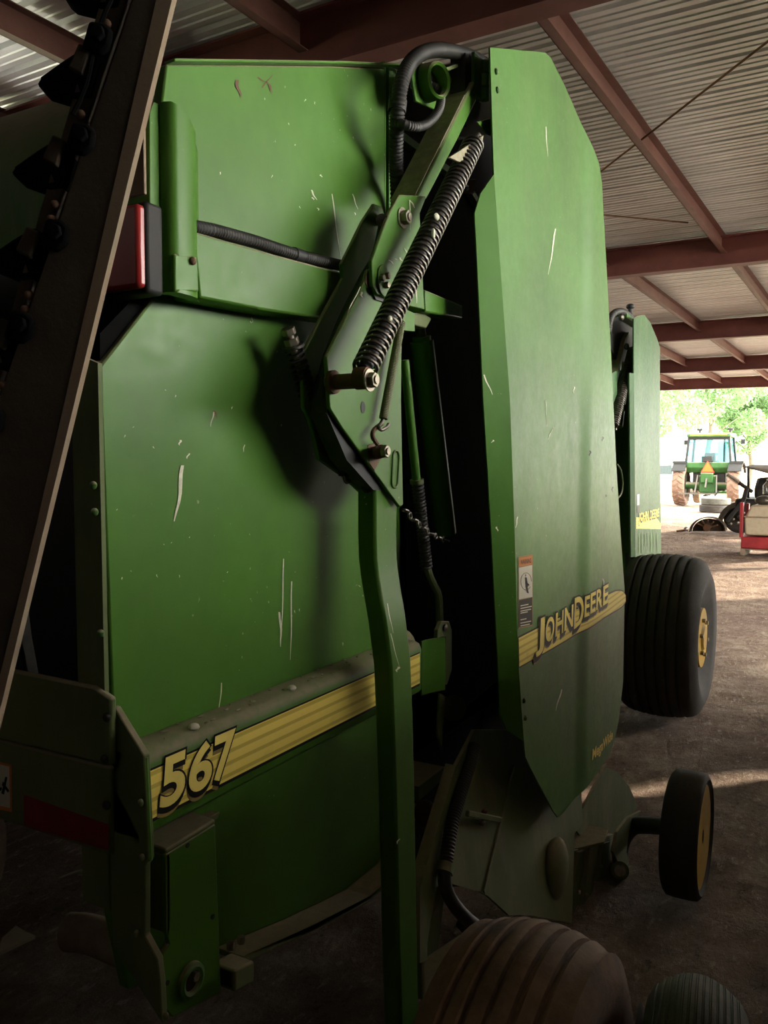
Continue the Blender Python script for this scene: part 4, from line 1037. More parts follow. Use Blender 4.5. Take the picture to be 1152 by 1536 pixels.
# ---- outside
def grass_mat():
    t = NT('sunlit_meadow'); n = t.noise(0.6, 6, 0.7); n2 = t.noise(9, 5, 0.7)
    c = t.ramp(n, [(0.3, (0.34, 0.36, 0.20)), (0.7, (0.52, 0.50, 0.32))]); c = t.mix(t.rng(n2, 0.5, 0.75, 0, 0.5), c, (0.42, 0.38, 0.2)); t.color(c); t.set(roughness=0.95); return t.m
M['grass'] = grass_mat()
def gr_(s, t):
    p = SH(-110 + 220 * s, -60 + 220 * t); return V((p.x, p.y, -0.08))
struct('field', MB().grid(gr_, 20, 20), M['grass'], smooth=80)
M['bounce_ground'] = plain('pale_bounce_ground', (0.80, 0.77, 0.70), 0.95, var=0.1, scale=3)  # pale ground added to bounce daylight up to the roof
struct('path', MB().grid(lambda s, t: SH(LR + 0.3 + 16 * s, -6 + 40 * t, -0.04), 4, 10), M['bounce_ground'], smooth=80)  # unseen strip added as a reflector on the right side
struct('path', MB().grid(lambda s, t: SH(LL - 9 + 8.8 * s, -6 + 20 * t, -0.04), 4, 10), M['bounce_ground'], smooth=80)  # same added reflector strip on the left
M['bark'] = plain('bark', (0.16, 0.13, 0.10), 0.9, scale=6)
def leaf_mat():
    t = NT('leaf_green'); n = t.noise(0.9, 4); t.color(t.ramp(n, [(0.3, (0.10, 0.20, 0.085)), (0.7, (0.24, 0.34, 0.17))])); t.set(roughness=0.6)
    tr = t.n.new('ShaderNodeBsdfTranslucent'); tr.inputs[0].default_value = (0.26, 0.42, 0.20, 1); mx = t.n.new('ShaderNodeMixShader'); mx.inputs[0].default_value = 0.45
    t.l(t.b.outputs[0], mx.inputs[1]); t.l(tr.outputs[0], mx.inputs[2]); t.l(mx.outputs[0], t.n['Material Output'].inputs[0]); return t.m
M['leaf'] = leaf_mat()
def crown_mesh(seed, n, R, Hc, squash):
    r = random.Random(seed); m = MB(); clumps = []
    for _ in range(16):
        a = r.uniform(0, 2 * PI); q = r.uniform(0.2, 0.95) * R; clumps.append((V((q * math.cos(a), q * math.sin(a), Hc + r.uniform(-1, 1) * R * squash)), r.uniform(0.25, 0.5) * R))
    for _ in range(n):
        c, cr = r.choice(clumps); d = V((r.gauss(0, 1), r.gauss(0, 1), r.gauss(0, 1))).normalized() * cr * r.uniform(0.5, 1) ** 0.5; p = c + d
        a = V((r.gauss(0, 1), r.gauss(0, 1), r.gauss(0, 1))).normalized(); b = a.orthogonal().normalized(); s = r.uniform(0.09, 0.2)
        m.add([p + a * s, p + b * s * 0.5, p - a * s, p - b * s * 0.5], [(0, 1, 2, 3)])
    return m
def tree(l, s, h, seed, R, label, n=8000):
    p = SH(l, s); t = thing('tree', label, 'tree', (p.x, p.y, -0.08), local=True)
    r = random.Random(seed); m = MB(); pts = [V((0, 0, 0)), V((0.1, 0, h * 0.2)), V((r.uniform(-.3, .3), r.uniform(-.3, .3), h * 0.45)), V((r.uniform(-.5, .5), 0, h * 0.8))]
    sp = smooth_path(pts, 0.5); m.tube(sp, [0.22 - 0.18 * i / len(sp) for i in range(len(sp))], 10)
    for k in range(5):
        a = r.uniform(0, 6.28); b = sp[int(len(sp) * (0.35 + 0.12 * k))]; e = b + V((math.cos(a) * R * 0.6, math.sin(a) * R * 0.6, h * 0.16)); m.tube([b, b.lerp(e, 0.5) + V((0, 0, 0.2)), e], [0.08, 0.05, 0.02], 6)
    build('trunk', m, M['bark'], t); build('crown', crown_mesh(seed, n, R, h * 0.62, 0.75), M['leaf'], t, smooth=0, merge=0, recalc=False); return t
TREES = [(-12.9, 53, 10.5, 1, 3.1, 'tall leafy tree behind the tractor, nearest the parked second baler'), (-11.4, 64, 11.5, 2, 3.6, 'tall leafy tree directly behind the tractor cab'),
         (-9.2, 70, 9.0, 3, 2.6, 'thin bright tree seen just right of the tractor cab'), (-5.5, 66, 7.0, 4, 2.4, 'sparse bright tree above the black machine with the flat brown lid')]
for a in TREES: tree(*a)
# ================================================================== second baler further along
X2 = -1.33
b2 = thing('round_baler', 'second green round baler parked beyond the first, with wide ribbed tyre and small yellow stripe', 'baler', (-2.2, 6.0, 0))
def C(name, mb, mat, parent=b2, **k): return build(name, mb, M[mat], parent, **k)
s2 = [(951, 478), (956, 474), (967, 472), (976, 484), (986, 508), (990, 520), (990.5, 700), (991.5, 790), (992, 850), (990, 900), (983, 945), (972, 960), (955, 935), (953, 830), (952, 700), (951, 600)]
sh2 = C('side_shield', MB().prism(px(s2, X2), (-0.012, 0, 0)), 'green_far', bevel=0.004)
C('folded_edge', MB().prism([onX(951, 560, X2), onX(953, 835, X2), onX(953, 835, X2) + V((-0.02, -0.05, 0)), onX(951, 560, X2) + V((-0.02, -0.05, 0.0))], (-0.01, 0, 0)), 'green_far', sh2)
d2 = lambda nm, q, mat, par, lift: build(nm, MB().add([onX(u, v, X2) + V((lift, 0, 0)) for u, v in q], [tuple(range(len(q)))]), M[mat], par, recalc=False, smooth=0)
d2('yellow_stripe', [(954, 793), (991, 793.5), (991, 786), (984, 776), (954, 776)], 'stripe', sh2, 0.002)
a, b = onX(957, 787, X2), onX(987, 785, X2)
for dz, mat, lf in ((-0.012, 'black_decal', 0.004), (0.0, 'yellow_letter', 0.006)):
    C('lettering', text_mesh('JOHN DEERE', a.y, b.y, a.z + dz, a.z + dz + 0.085, lambda y: X2, 0.05, 0.02, lf), mat, sh2, recalc=False, smooth=0)
d2('warning_label', [(955, 758), (958.5, 757), (958.5, 741), (955, 742)], 'white_decal', sh2, 0.003)
d2('label_text_panel', [(955, 770), (958.5, 769), (958.5, 759), (955, 760)], 'black_decal', sh2, 0.003)
m = MB(); rr = random.Random(2)
for i in range(7):
    u = 957 + i * 4.5; p = onX(u, 800, X2) + V((0.003, 0, 0)); q = onX(u + 0.3, 822 + rr.uniform(-4, 8), X2) + V((0.003, 0, 0)); m.add([p, p + V((0, 0.02, 0)), q + V((0, 0.02, 0)), q], [(0, 1, 2, 3)])
build('pale_streaks', m, M['green_old'], sh2, recalc=False, smooth=0)['kind'] = 'stuff'
y0 = onX(951, 700, X2).y
C('chamber_side', MB().box((-1.72, y0 - 1.15, 1.0), (-1.68, y0 + 1.2, 2.75)), 'green_old')
C('front_cover', MB().box((-3.2, y0 + 0.1, 2.70), (-1.42, y0 + 0.6, 2.74)), 'green_old')
C('front_bulkhead', MB().box((-3.2, y0 + 0.7, 0.9), (-1.50, y0 + 0.74, 2.4)), 'green_old')
ty = y0 - 0.30; 
tp = [(-1.60, ty - 1.25, 1.05), (-1.60, ty - 1.30, 1.9), (-1.60, ty - 1.1, 2.45), (-1.60, ty - 0.5, 2.72), (-1.60, ty, 2.80), (-1.60, ty, 0.95)]
C('tailgate_panel', MB().prism([V(p) for p in tp], (-0.03, 0, 0)), 'green_far', bevel=0.004)
C('rear_cover', MB().prism([V((-3.2, ty - 1.28, 1.9)), V((-1.63, ty - 1.28, 1.9)), V((-1.63, ty - 1.1, 2.45)), V((-3.2, ty - 1.1, 2.45))], (0, 0.02, 0)), 'green_old')
C('lift_arm', MB().prism(px([(938, 508), (944, 498), (922, 592), (917, 598)], -1.45), (-0.06, 0, 0)), 'green_far', bevel=0.004)
C('coil_spring', MB().spring(onX(920, 640, -1.40), onX(948, 525, -1.40), 0.028, 0.008, 40, 5, 8), 'steel')
C('link_plate', MB().prism(px([(918, 560), (925, 556), (926, 590), (920, 605)], -1.42), (-0.012, 0, 0)), 'green_far')
C('pivot_block', MB().prism(px([(915, 480), (935, 470), (950, 476), (954, 512), (945, 545), (925, 540), (914, 520)], -1.48), (-0.08, 0, 0)), 'black', bevel=0.006)
C('pivot_bolt', MB().cyl(onX(945.5, 478, -1.45), onX(945.5, 462, -1.45), 0.018, 10).ellipsoid(onX(945.5, 460, -1.45), 0.032, 0.032, 0.022, 12, 8), 'black')
C('hydraulic_conduit', MB().conduit([onX(u, v, -1.44) for u, v in ((912, 500), (915, 480), (921, 470), (932, 467), (944, 474), (950, 482))], 0.024, 0.016, 10), 'hose')
for u, v in ((932, 476), (940, 520), (936, 612), (934, 592)):
    C('bolt', MB().ellipsoid(onX(u, v, -1.41), 0.02, 0.025, 0.025, 10, 8), 'steel')
C('hydraulic_cylinder', MB().cyl(onX(927, 640, -1.55), onX(940, 540, -1.55), 0.035, 14), 'green_old')
C('lower_frame', MB().prism(px([(938, 830), (953, 835), (953, 905), (938, 950)], -1.40), (-0.05, 0, 0)), 'green_old')
C('lower_hose', MB().tube(smooth_path([onX(u, v, -1.36) for u, v in ((951, 822), (952, 838), (948, 850), (945, 866))], 0.03), 0.03, 10), 'black')
W2 = onZ(1000, 1076, 0)
R2 = 0.535
wc = V((W2.x - 0.03, W2.y + 0.10, R2 - 0.005))
wheel_group(b2, wc, R2, 0.52, 0.24, 6, 'tire_dark', 'yellow_paint', gd=0.018, gw=0.016, sh=0.24, crown=0.05, off=0.225, n=80)
wheel_group(b2, V((wc.x - 2.2, wc.y, R2 - 0.005)), R2, 0.52, 0.24, 6, 'tire_dark', 'yellow_paint', (-1, 0, 0), gd=0.018, gw=0.016, off=0.16, n=40)
C('axle_beam', MB().cyl((wc.x - 2.2, wc.y, R2), (wc.x - 0.1, wc.y, R2), 0.06, 16), 'green_old')
C('frame_post', MB().box((-1.75, wc.y - 0.06, R2), (-1.62, wc.y + 0.06, 1.1)), 'green_old')

# ================================================================== raised sickle mower bar, close to the camera
D0 = 0.70
A0, A1 = onD(-72, 1180, D0), onD(250, -150, D0)          # left edge of the wide face
ax_t = (A1 - A0).normalized(); rv = (A0 + A1) / 2 - CAM; rv.z = 0; rv.normalize()
sd = (_rt - ax_t * _rt.dot(ax_t)).normalized(); nrm = ax_t.cross(sd).normalized()
if nrm.dot(rv) > 0: nrm = -nrm                            # towards the camera
# foot of the bar on the ground
k0 = (0.02 - A0.z) / ax_t.z; FOOT = A0 + ax_t * k0
mower = thing('sickle_mower_bar', 'rusty brown sickle mower bar with pointed guards raised upright beside the big baler', 'mower bar', (FOOT.x, FOOT.y, 0))
def Mw(name, mb, mat, par=mower, **k): return build(name, mb, M[mat], par, **k)
def loc(u, v):                                             # pixel on the face plane of the bar
    d = ray(u, v); return CAM + d * ((A0 - CAM).dot(nrm) / d.dot(nrm))
def along(p): return (p - FOOT).dot(ax_t)
def across(p): return (p - FOOT).dot(sd)
def MP(t, s, h=0.0): return FOOT + ax_t * t + sd * s + nrm * h
e_r = across(loc(188, 290))
def lin(p, q):                                             # straight line along the bar through two pixels: offset as a function of t
    P, Q_ = loc(*p), loc(*q); t0, t1, s0, s1 = along(P), along(Q_), across(P), across(Q_)
    return lambda t: s0 + (s1 - s0) * (t - t0) / (t1 - t0)
sS = lin((200, 0), (66, 400)); sF = lin((234, 0), (136, 430)); sLft = lin((147, 0), (32, 400))
tT = along(loc(235, -120)); LEN = tT
tB = along(loc(-60, 760))
def strip_(t0, t1, a, b, h0, h1, da=0.0, db=0.0):           # tapered slab between two such lines, frozen below the part in view
    c = lambda f, t: f(max(t, tB))
    ts = [t0, max(t0 + 0.01, tB), t1]; A_ = [MP(t, c(a, t) + da, h0) for t in ts]; B_ = [MP(t, c(b, t) + db, h0) for t in ts]
    return MB().prism(A_ + B_[::-1], nrm * (h1 - h0))
def slab(t0, t1, s0, s1, h0, h1): return MB().prism([MP(t0, s0, h0), MP(t1, s0, h0), MP(t1, s1, h0), MP(t0, s1, h0)], nrm * (h1 - h0))
eR = lambda t: e_r
Mw('cutter_bar', strip_(0.0, LEN, sS, sF, -0.010, 0.0), 'mower')
Mw('bar_flange', strip_(0.0, LEN, sF, eR, -0.010, 0.0005, 0.0003), 'mower_light')
Mw('knife_slot', strip_(0.05, LEN, sS, sS, -0.022, -0.012, -0.010, 0.002), 'mower_dark')
Mw('knife_back', strip_(0.05, LEN, sLft, sS, -0.014, -0.004, 0.0, -0.007), 'mower', bevel=0.0015)
# guards, hold-down clips and bolts at the pitch seen on the bar
g0 = along(loc(97, 118)); pitch = along(loc(97, 118)) - along(loc(62, 236))
pitch = abs(along(loc(104, 100)) - along(loc(60, 235))); tip = 0.046; g0 = along(loc(100, 112))
nlow = int((g0 - 0.1) / pitch)
for k in range(-nlow, 2):
    t = g0 + k * pitch; s = sLft(max(t, tB)) + 0.006
    top = [MP(t + pitch * 0.30, s + 0.010, -0.002), MP(t + pitch * 0.36, s - 0.006, -0.002), MP(t + pitch * 0.18, s - tip * 0.50, -0.006), MP(t - pitch * 0.02, s - tip * 0.86, -0.012), MP(t - pitch * 0.08, s - tip, -0.016),
           MP(t - pitch * 0.16, s - tip * 0.78, -0.012), MP(t - pitch * 0.20, s - tip * 0.4, -0.006), MP(t - pitch * 0.22, s - 0.004, -0.002), MP(t - pitch * 0.16, s + 0.010, -0.002)]
    g = Mw('guard', MB().prism(top, nrm * -0.022), 'iron_shade_black', bevel=0.003)
    Mw('guard_lip', MB().prism([MP(t + pitch * 0.30, s + 0.004, 0.0), MP(t + pitch * 0.33, s - 0.008, 0.0), MP(t + pitch * 0.05, s - 0.012, 0.0), MP(t, s + 0.002, 0.0)], nrm * 0.006), 'mower', g, bevel=0.002)
    for dt in (-0.36, -0.52):
        Mw('rivet', MB().ellipsoid(MP(t + pitch * dt, s + 0.004, -0.003), 0.004, 0.004, 0.004, 10, 6), 'rust')
for u, v in ((152, 62), (127, 212), (88, 355), (36, 492), (-8, 630)):
    p = loc(u, v); t = along(p); s = across(p)
    cl = Mw('hold_down_clip', MB().prism([MP(t - 0.013, s - 0.012, 0.0), MP(t - 0.014, s + 0.004, 0.0), MP(t - 0.006, s + 0.011, 0.001), MP(t + 0.008, s + 0.010, 0.001), MP(t + 0.013, s + 0.002, 0.0), MP(t + 0.011, s - 0.011, 0.0)], nrm * 0.008), 'iron_shade_black', bevel=0.003)
    Mw('clip_bolt', MB().hexnut(MP(t + 0.001, s, 0.008), nrm, 0.0065, 0.006), 'iron_shade_black', cl, bevel=0.001)
ax2 = smooth_path([loc(u, v) + nrm * 0.004 for u, v in ((170, 2), (150, 50), (132, 130), (112, 175))], 0.01)
Mw('bent_wire', MB().tube(ax2, 0.002, 6), 'iron_shade_black')
Mw('shoe_plate', slab(0.0, 0.16, e_r - 0.2, e_r + 0.02, -0.05, -0.03), 'mower', bevel=0.003)
Mw('shoe_foot', MB().box((FOOT.x - 0.12, FOOT.y - 0.08, 0.0), (FOOT.x + 0.14, FOOT.y + 0.08, 0.03)), 'mower', bevel=0.004)

# ================================================================== tractor outside
gT = onZ(1062, 759, 0.0)
sc = (gT - CAM).dot(_fw) / F                               # metres per pixel there
tr_yaw = TH + math.radians(1.0)
trac = thing('tractor', 'green cab tractor seen from behind with orange triangle, parked outside the shed', 'tractor', (gT.x, gT.y, 0), tr_yaw, local=True)
def T(name, mb, mat, par=trac, **k): return build(name, mb, M[mat], par, **k)
M['glass_cyan'] = None
def glass(name, col):
    t = NT(name); tr = t.n.new('ShaderNodeBsdfTransparent'); tr.inputs[0].default_value = (*col, 1); gl = t.n.new('ShaderNodeBsdfGlossy'); gl.inputs['Roughness'].default_value = 0.03
    mx = t.n.new('ShaderNodeMixShader'); mx.inputs[0].default_value = 0.06; t.l(tr.outputs[0], mx.inputs[1]); t.l(gl.outputs[0], mx.inputs[2]); t.l(mx.outputs[0], t.n['Material Output'].inputs[0]); return t.m
M['glass_cyan'] = glass('tinted_cab_glass', (0.62, 0.90, 0.94))
M['orange_sign'] = plain('orange_triangle', (0.62, 0.11, 0.01), 0.5, var=0.04)
M['red_border'] = plain('red_triangle_edge', (0.6, 0.03, 0.02), 0.4, var=0.04)
def tractor_tire(c, R, W, rim, parent, lugs=22):
    P = [(-W * 0.34, rim), (-W * 0.47, rim + (R - rim) * 0.4), (-W * 0.5, R * 0.86), (-W * 0.44, R * 0.945), (0, R * 0.965), (W * 0.44, R * 0.945), (W * 0.5, R * 0.86), (W * 0.47, rim + (R - rim) * 0.4), (W * 0.34, rim)]
    m = MB().lathe(P, c, (1, 0, 0), 48)
    for k in range(lugs):
        for sgn in (-1, 1):
            a0 = 2 * PI * (k + (0.5 if sgn > 0 else 0)) / lugs; vs = []
            for q, (xx, da) in enumerate(((0.02, 0.0), (0.24, 0.10), (0.49, 0.19))):
                for da2 in (-0.035, 0.035):
                    for rr_ in (0.94 if q < 2 else 0.88, 1.0 if q < 2 else 0.95):
                        a = a0 + da + da2; vs.append(V((c[0] + sgn * xx * W, c[1] - math.sin(a) * R * rr_, c[2] + math.cos(a) * R * rr_)))
            m.add(vs, [(0, 1, 3, 2), (0, 4, 5, 1), (1, 5, 7, 3), (3, 7, 6, 2), (2, 6, 4, 0), (4, 8, 9, 5), (5, 9, 11, 7), (7, 11, 10, 6), (6, 10, 8, 4), (8, 10, 11, 9)])
    return build('tire', m, M['tire_brown'], parent, smooth=30)
RW = 0.83
for x, sg in ((-1.06, -1), (1.02, 1)):
    w = sub('wheel', trac); tractor_tire((x, 0, RW), RW, 0.48, 0.46, w)
    build('rim', MB().lathe([(-0.2, 0.47), (-0.17, 0.42), (0.02, 0.38), (0.06, 0.16), (0.1, 0.14), (0.1, 0)], (x, 0, RW), (sg, 0, 0), 32).lathe([(-0.2, 0.47), (-0.15, 0.40), (0.0, 0.36), (0.0, 0)], (x, 0, RW), (sg, 0, 0), 32), M['black' if sg < 0 else 'yellow_paint'], w)
for x, sg in ((-0.85, -1), (0.85, 1)):
    w = sub('wheel', trac); tractor_tire((x, 2.6, 0.5), 0.5, 0.28, 0.28, w, 16)
    build('rim', MB().lathe([(-0.1, 0.29), (-0.05, 0.24), (0.02, 0.22), (0.04, 0)], (x, 2.6, 0.5), (sg, 0, 0), 24), M['yellow_paint'], w)
T('rear_axle', MB().cyl((-1.05, 0, RW), (1.05, 0, RW), 0.14, 16), 'green_tractor')
T('transmission_housing', MB().box((-0.32, -0.35, 0.55), (0.32, 1.6, 1.25)), 'green_tractor', bevel=0.04)
T('hydraulic_housing', MB().box((-0.24, -0.50, 0.95), (0.24, -0.2, 1.35)), 'green_tractor', bevel=0.03)
T('front_axle', MB().box((-0.85, 2.52, 0.42), (0.85, 2.68, 0.55)), 'green_tractor')
T('engine_hood', MB().box((-0.36, 1.1, 1.05), (0.36, 3.1, 1.65)), 'green_tractor', bevel=0.06)
T('cab_base', MB().prism([V((-0.84, -0.1, 1.35)), V((-0.84, 1.3, 1.35)), V((-0.84, 1.3, 1.72)), V((-0.84, -0.22, 1.78)), V((-0.84, -0.25, 1.55))], (1.68, 0, 0)), 'green_tractor', bevel=0.03)
for x0, x1 in ((-1.32, -0.80), (0.80, 1.32)):
    m = MB(); 
    def fen(s, t): 
        a = -0.9 + 1.9 * t; return V((x0 + (x1 - x0) * s, math.sin(a) * 0.93, RW + math.cos(a) * 0.96))
    T('fender', m.grid(fen, 2, 12), 'black', solid=0.03)
roof_z, gz = 2.86, 1.78
cp_ = [(-0.86, -0.22), (0.86, -0.22), (0.86, 1.25), (-0.86, 1.25)]; ct_ = [(-0.76, -0.12), (0.76, -0.12), (0.76, 1.15), (-0.76, 1.15)]
for (x, y), (x2, y2) in zip(cp_, ct_): T('cab_post', MB().bar((x, y, 1.65), (x2, y2, 2.80), 0.09, 0.09), 'black', bevel=0.01)
def pane(name, a, b): 
    (x, y), (x2, y2), (xb, yb), (xb2, yb2) = cp_[a], ct_[a], cp_[b], ct_[b]
    T(name, MB().prism([V((x, y, 1.78)), V((xb, yb, 1.78)), V((xb2, yb2, 2.74)), V((x2, y2, 2.74))], (0, 0.006, 0) if a + b != 3 and abs(a - b) == 1 and a != 1 else (0.006, 0, 0)), 'glass_cyan', smooth=0)
pane('rear_window', 0, 1); pane('side_window', 1, 2); pane('windscreen', 2, 3); pane('side_window', 3, 0)
T('window_header', MB().box((-0.80, -0.16, 2.68), (0.80, -0.09, 2.80)), 'black', bevel=0.02)
T('cab_roof', MB().prism([V((-0.84, -0.28, 2.78)), V((0.84, -0.28, 2.78)), V((0.84, 1.35, 2.78)), V((-0.84, 1.35, 2.78))], (0, 0, 0.17)), 'green_far', bevel=0.05)
T('roof_stripe', MB().box((-0.70, -0.30, 2.85), (0.70, -0.28, 2.88)), 'yellow_paint')
T('rear_frame', MB().box((-0.62, 0.0, 0.62), (0.62, 1.2, 1.40)), 'black', bevel=0.03)
for x in (-0.35, 0.80):
    T('roof_lamp', MB().cyl((x, -0.1, 2.96), (x, -0.1, 3.10), 0.05, 12).box((x - 0.1, -0.16, 3.05), (x + 0.1, -0.04, 3.13)), 'black')
for sg in (-1, 1): T('mirror', MB().bar((sg * 0.80, 1.2, 2.6), (sg * 1.12, 1.2, 2.62), 0.03, 0.03).box((min(sg * 1.05, sg * 1.2), 1.17, 2.52), (max(sg * 1.05, sg * 1.2), 1.22, 2.72)), 'black')
st = T('seat', MB().box((-0.26, 0.3, 1.72), (0.26, 0.75, 1.85)), 'black', bevel=0.04)
T('seat_back', MB().box((-0.22, 0.22, 1.75), (0.22, 0.34, 2.15)), 'black', st, bevel=0.05)
T('seat_back', MB().box((-0.24, -0.30, 1.78), (0.18, -0.24, 2.02)), 'black', bevel=0.05)
T('steering_column', MB().cyl((0, 1.0, 1.6), (0, 0.85, 2.1), 0.04, 10).lathe([(-0.015, 0.18), (0.015, 0.18), (0.015, 0.2), (-0.015, 0.2)], (0, 0.85, 2.1), (0, -0.3, 1), 24, True), 'black')
tri = lambda r, y: [V((r * math.sin(a), y, 1.53 + r * math.cos(a) * 1.05)) for a in (0, 2 * PI / 3, 4 * PI / 3)]
sg_ = T('warning_triangle', MB().prism(tri(0.30, -0.30), (0, 0.01, 0)), 'red_border', smooth=0); T('triangle_face', MB().prism(tri(0.255, -0.31), (0, 0.008, 0)), 'orange_sign', sg_, smooth=0)
for sg in (-1, 1):
    T('lift_link', MB().bar((sg * 0.42, -0.2, 0.62), (sg * 0.40, -1.0, 0.48), 0.05, 0.09), 'black'); T('lift_rod', MB().bar((sg * 0.36, -0.35, 1.25), (sg * 0.41, -0.7, 0.52), 0.05, 0.05), 'steel')
T('drawbar', MB().box((-0.06, -0.9, 0.42), (0.06, 0.2, 0.48)), 'black'); T('top_link', MB().bar((0.0, -0.45, 1.15), (0.0, -0.75, 0.75), 0.06, 0.06), 'steel')
T('hitch_crossbar', MB().box((-1.0, -1.02, 0.50), (0.42, -0.96, 0.56)), 'steel')
for sg in (-1, 1): T('tail_lamp', MB().box((min(sg * 0.85, sg * 1.35), -0.36, 1.72), (max(sg * 0.85, sg * 1.35), -0.28, 1.82)), 'black')
T('exhaust_pipe', MB().cyl((0.30, 2.0, 1.6), (0.30, 2.0, 2.9), 0.05, 12), 'black')

# ================================================================== black machine with flat brown lid, beige tank on a pallet, plough, tyres
def at(u, v): return onZ(u, v, 0.0)
M['lid'] = plain('brown_lid', (0.10, 0.085, 0.06), 0.6); M['chrome'] = plain('bright_metal', (0.6, 0.6, 0.58), 0.2, metal=1.0, var=0.1)
M['beige'] = plain('beige_plastic', (0.50, 0.42, 0.29), 0.5, var=0.12); M['red_paint'] = plain('red_machine_paint', (0.36, 0.03, 0.035), 0.45, var=0.25, scale=5); M['wood'] = plain('grey_wood', (0.30, 0.22, 0.15), 0.85, var=0.3)
gm = at(1108, 801); pm = (gm - CAM).dot(_fw) / F
mach = thing('loader', 'dark machine with round black fender, bright hydraulic ram and flat brown lid', 'loader', (gm.x, gm.y, 0), TH, local=True)
def K(name, mb, mat, par=mach, **k): return build(name, mb, M[mat], par, **k)
w = sub('wheel', mach)
build('tire', MB().lathe(tire_prof(0.37, 0.26, 0.18, 4, 0.02, 0.03), (-0.02, 0.32, 0.37), (0, -1, 0), 40), M['tire_dark'], w, smooth=40); build('rim', rim_mesh((-0.02, 0.32, 0.37), (0, -1, 0), 0.26, 0.18), M['rust'], w)
def fnd(s, t):
    a = PI * (1.02 - 0.62 * t); r = 0.53 - 0.11 * max(0, 1 - 3 * s); return V((0.02 + r * math.cos(a) * 1.05, 0.06 + 0.50 * s, 0.18 + r * math.sin(a) * 1.12))
K('fender', MB().grid(fnd, 6, 18), 'tire_grey', solid=0.03, out=(-1, 0, 1))
K('chassis', MB().box((-0.10, 0.0, 0.35), (1.5, 1.9, 0.85)), 'black', bevel=0.05)
K('body', MB().prism([V((0.30, 0.1, 0.85)), V((0.30, 1.9, 0.85)), V((0.30, 1.9, 1.35)), V((0.30, 0.5, 1.35)), V((0.30, 0.15, 1.15))], (1.3, 0, 0)), 'black', bevel=0.08)
K('flat_lid', MB().prism([V((0.02, 0.55, 1.60)), V((1.0, 0.15, 1.34)), V((1.9, 0.2, 1.34)), V((1.7, 1.4, 1.62)), V((0.1, 1.5, 1.64))], (0, 0, 0.03)), 'lid', bevel=0.008)
K('lid_post', MB().bar((0.12, 0.6, 0.8), (0.10, 0.6, 1.6), 0.05, 0.05), 'black'); K('lid_post', MB().bar((1.4, 1.2, 0.8), (1.4, 1.2, 1.6), 0.05, 0.05), 'black')
ram = K('hydraulic_ram', MB().cyl((-0.30, 0.1, 1.42), (0.28, 0.0, 1.02), 0.045, 14), 'black')
K('ram_rod', MB().cyl((-0.30, 0.1, 1.42), (-0.02, 0.05, 1.225), 0.055, 14), 'chrome', ram)
K('lift_boom', MB().bar((0.16, 0.02, 1.10), (0.0, 0.02, 0.45), 0.10, 0.12), 'black', bevel=0.015); K('lift_boom', MB().bar((0.10, -0.05, 0.80), (-0.25, -0.15, 0.30), 0.09, 0.10), 'black', bevel=0.015)
for x, z in ((-0.12, 0.36), (0.02, 0.42), (-0.02, 0.28), (0.1, 0.52), (-0.18, 0.25)):
    K('bright_fitting', MB().ellipsoid((x, -0.12, z), 0.05, 0.04, 0.045, 12, 8), 'steel')
# plough-like rotary implement in front of it
gp = at(1058, 798)
pl = thing('rotary_cutter', 'rusty curved cutter housing lying on the earth in front of the round black fender', 'implement', (gp.x, gp.y - 0.45, 0), TH, local=True)
def hous(s, t):
    a = PI * (0.05 + 0.72 * t); return V((-0.42 + 0.75 * s, 0.30 * math.cos(a), 0.34 * math.sin(a)))
build('curved_housing', MB().grid(lambda s, t: V((0.10 + 0.42 * -math.cos(PI * t) * 0.95, 0.28 * s, 0.02 + 0.36 * math.sin(PI * t * 0.95))), 4, 18), M['mower'], pl, solid=0.02)
for k in range(5):
    a = 0.5 + k * 0.5; build('cutter_blade', MB().bar((0.10, 0.02 + 0.04 * k, 0.12), (0.10 + 0.28 * math.cos(a), 0.0, 0.12 + 0.20 * math.sin(a)), 0.03, 0.05), M['rust'], pl)
build('end_plate', MB().prism([V((0.10 - 0.39 * math.cos(k * PI / 12), 0.27, 0.02 + 0.33 * math.sin(k * PI / 12 * 0.97))) for k in range(13)], (0, 0.01, 0)), M['mower'], pl)
build('rotor', MB().cyl((0.1, -0.02, 0.14), (0.1, 0.3, 0.14), 0.09, 16), M['rust'], pl)
build('hitch_tongue', MB().bar((-0.35, 0.05, 0.06), (-0.60, -0.05, 0.03), 0.05, 0.04), M['rust'], pl); build('hitch_ball', MB().ellipsoid((-0.38, -0.02, 0.09), 0.06, 0.06, 0.06, 16, 10), M['chrome'], pl)
# tyres lying flat
gt = at(1068, 769)
for k, (h, wv, lab) in enumerate(((0.0, 0.26, 'black tyre lying flat on the earth, carrying a grey tyre, behind the cutter'), (0.26, 0.24, 'grey dusty tyre lying on top of a flat black tyre'))):
    o = build('tire', MB().lathe(tire_prof(0.50, wv, 0.28, 3, 0.012, 0.02), (gt.x + 0.05 * k, gt.y + 0.5, h + wv / 2 + 0.002), (0, 0, 1), 40, True), M['tire_dark' if k == 0 else 'tire_grey'], smooth=40); o.name = 'flat_tire'; tag(o, lab, 'tire')
gt2 = at(1092, 766)
o = build('flat_tire', MB().lathe(tire_prof(0.40, 0.22, 0.22, 3, 0.01, 0.02), (gt2.x, gt2.y + 1.2, 0.165), (0.1, 0.05, 1), 36, True), M['tire_dark'], smooth=40); tag(o, 'dark tyre leaning low behind the round black fender', 'tire')
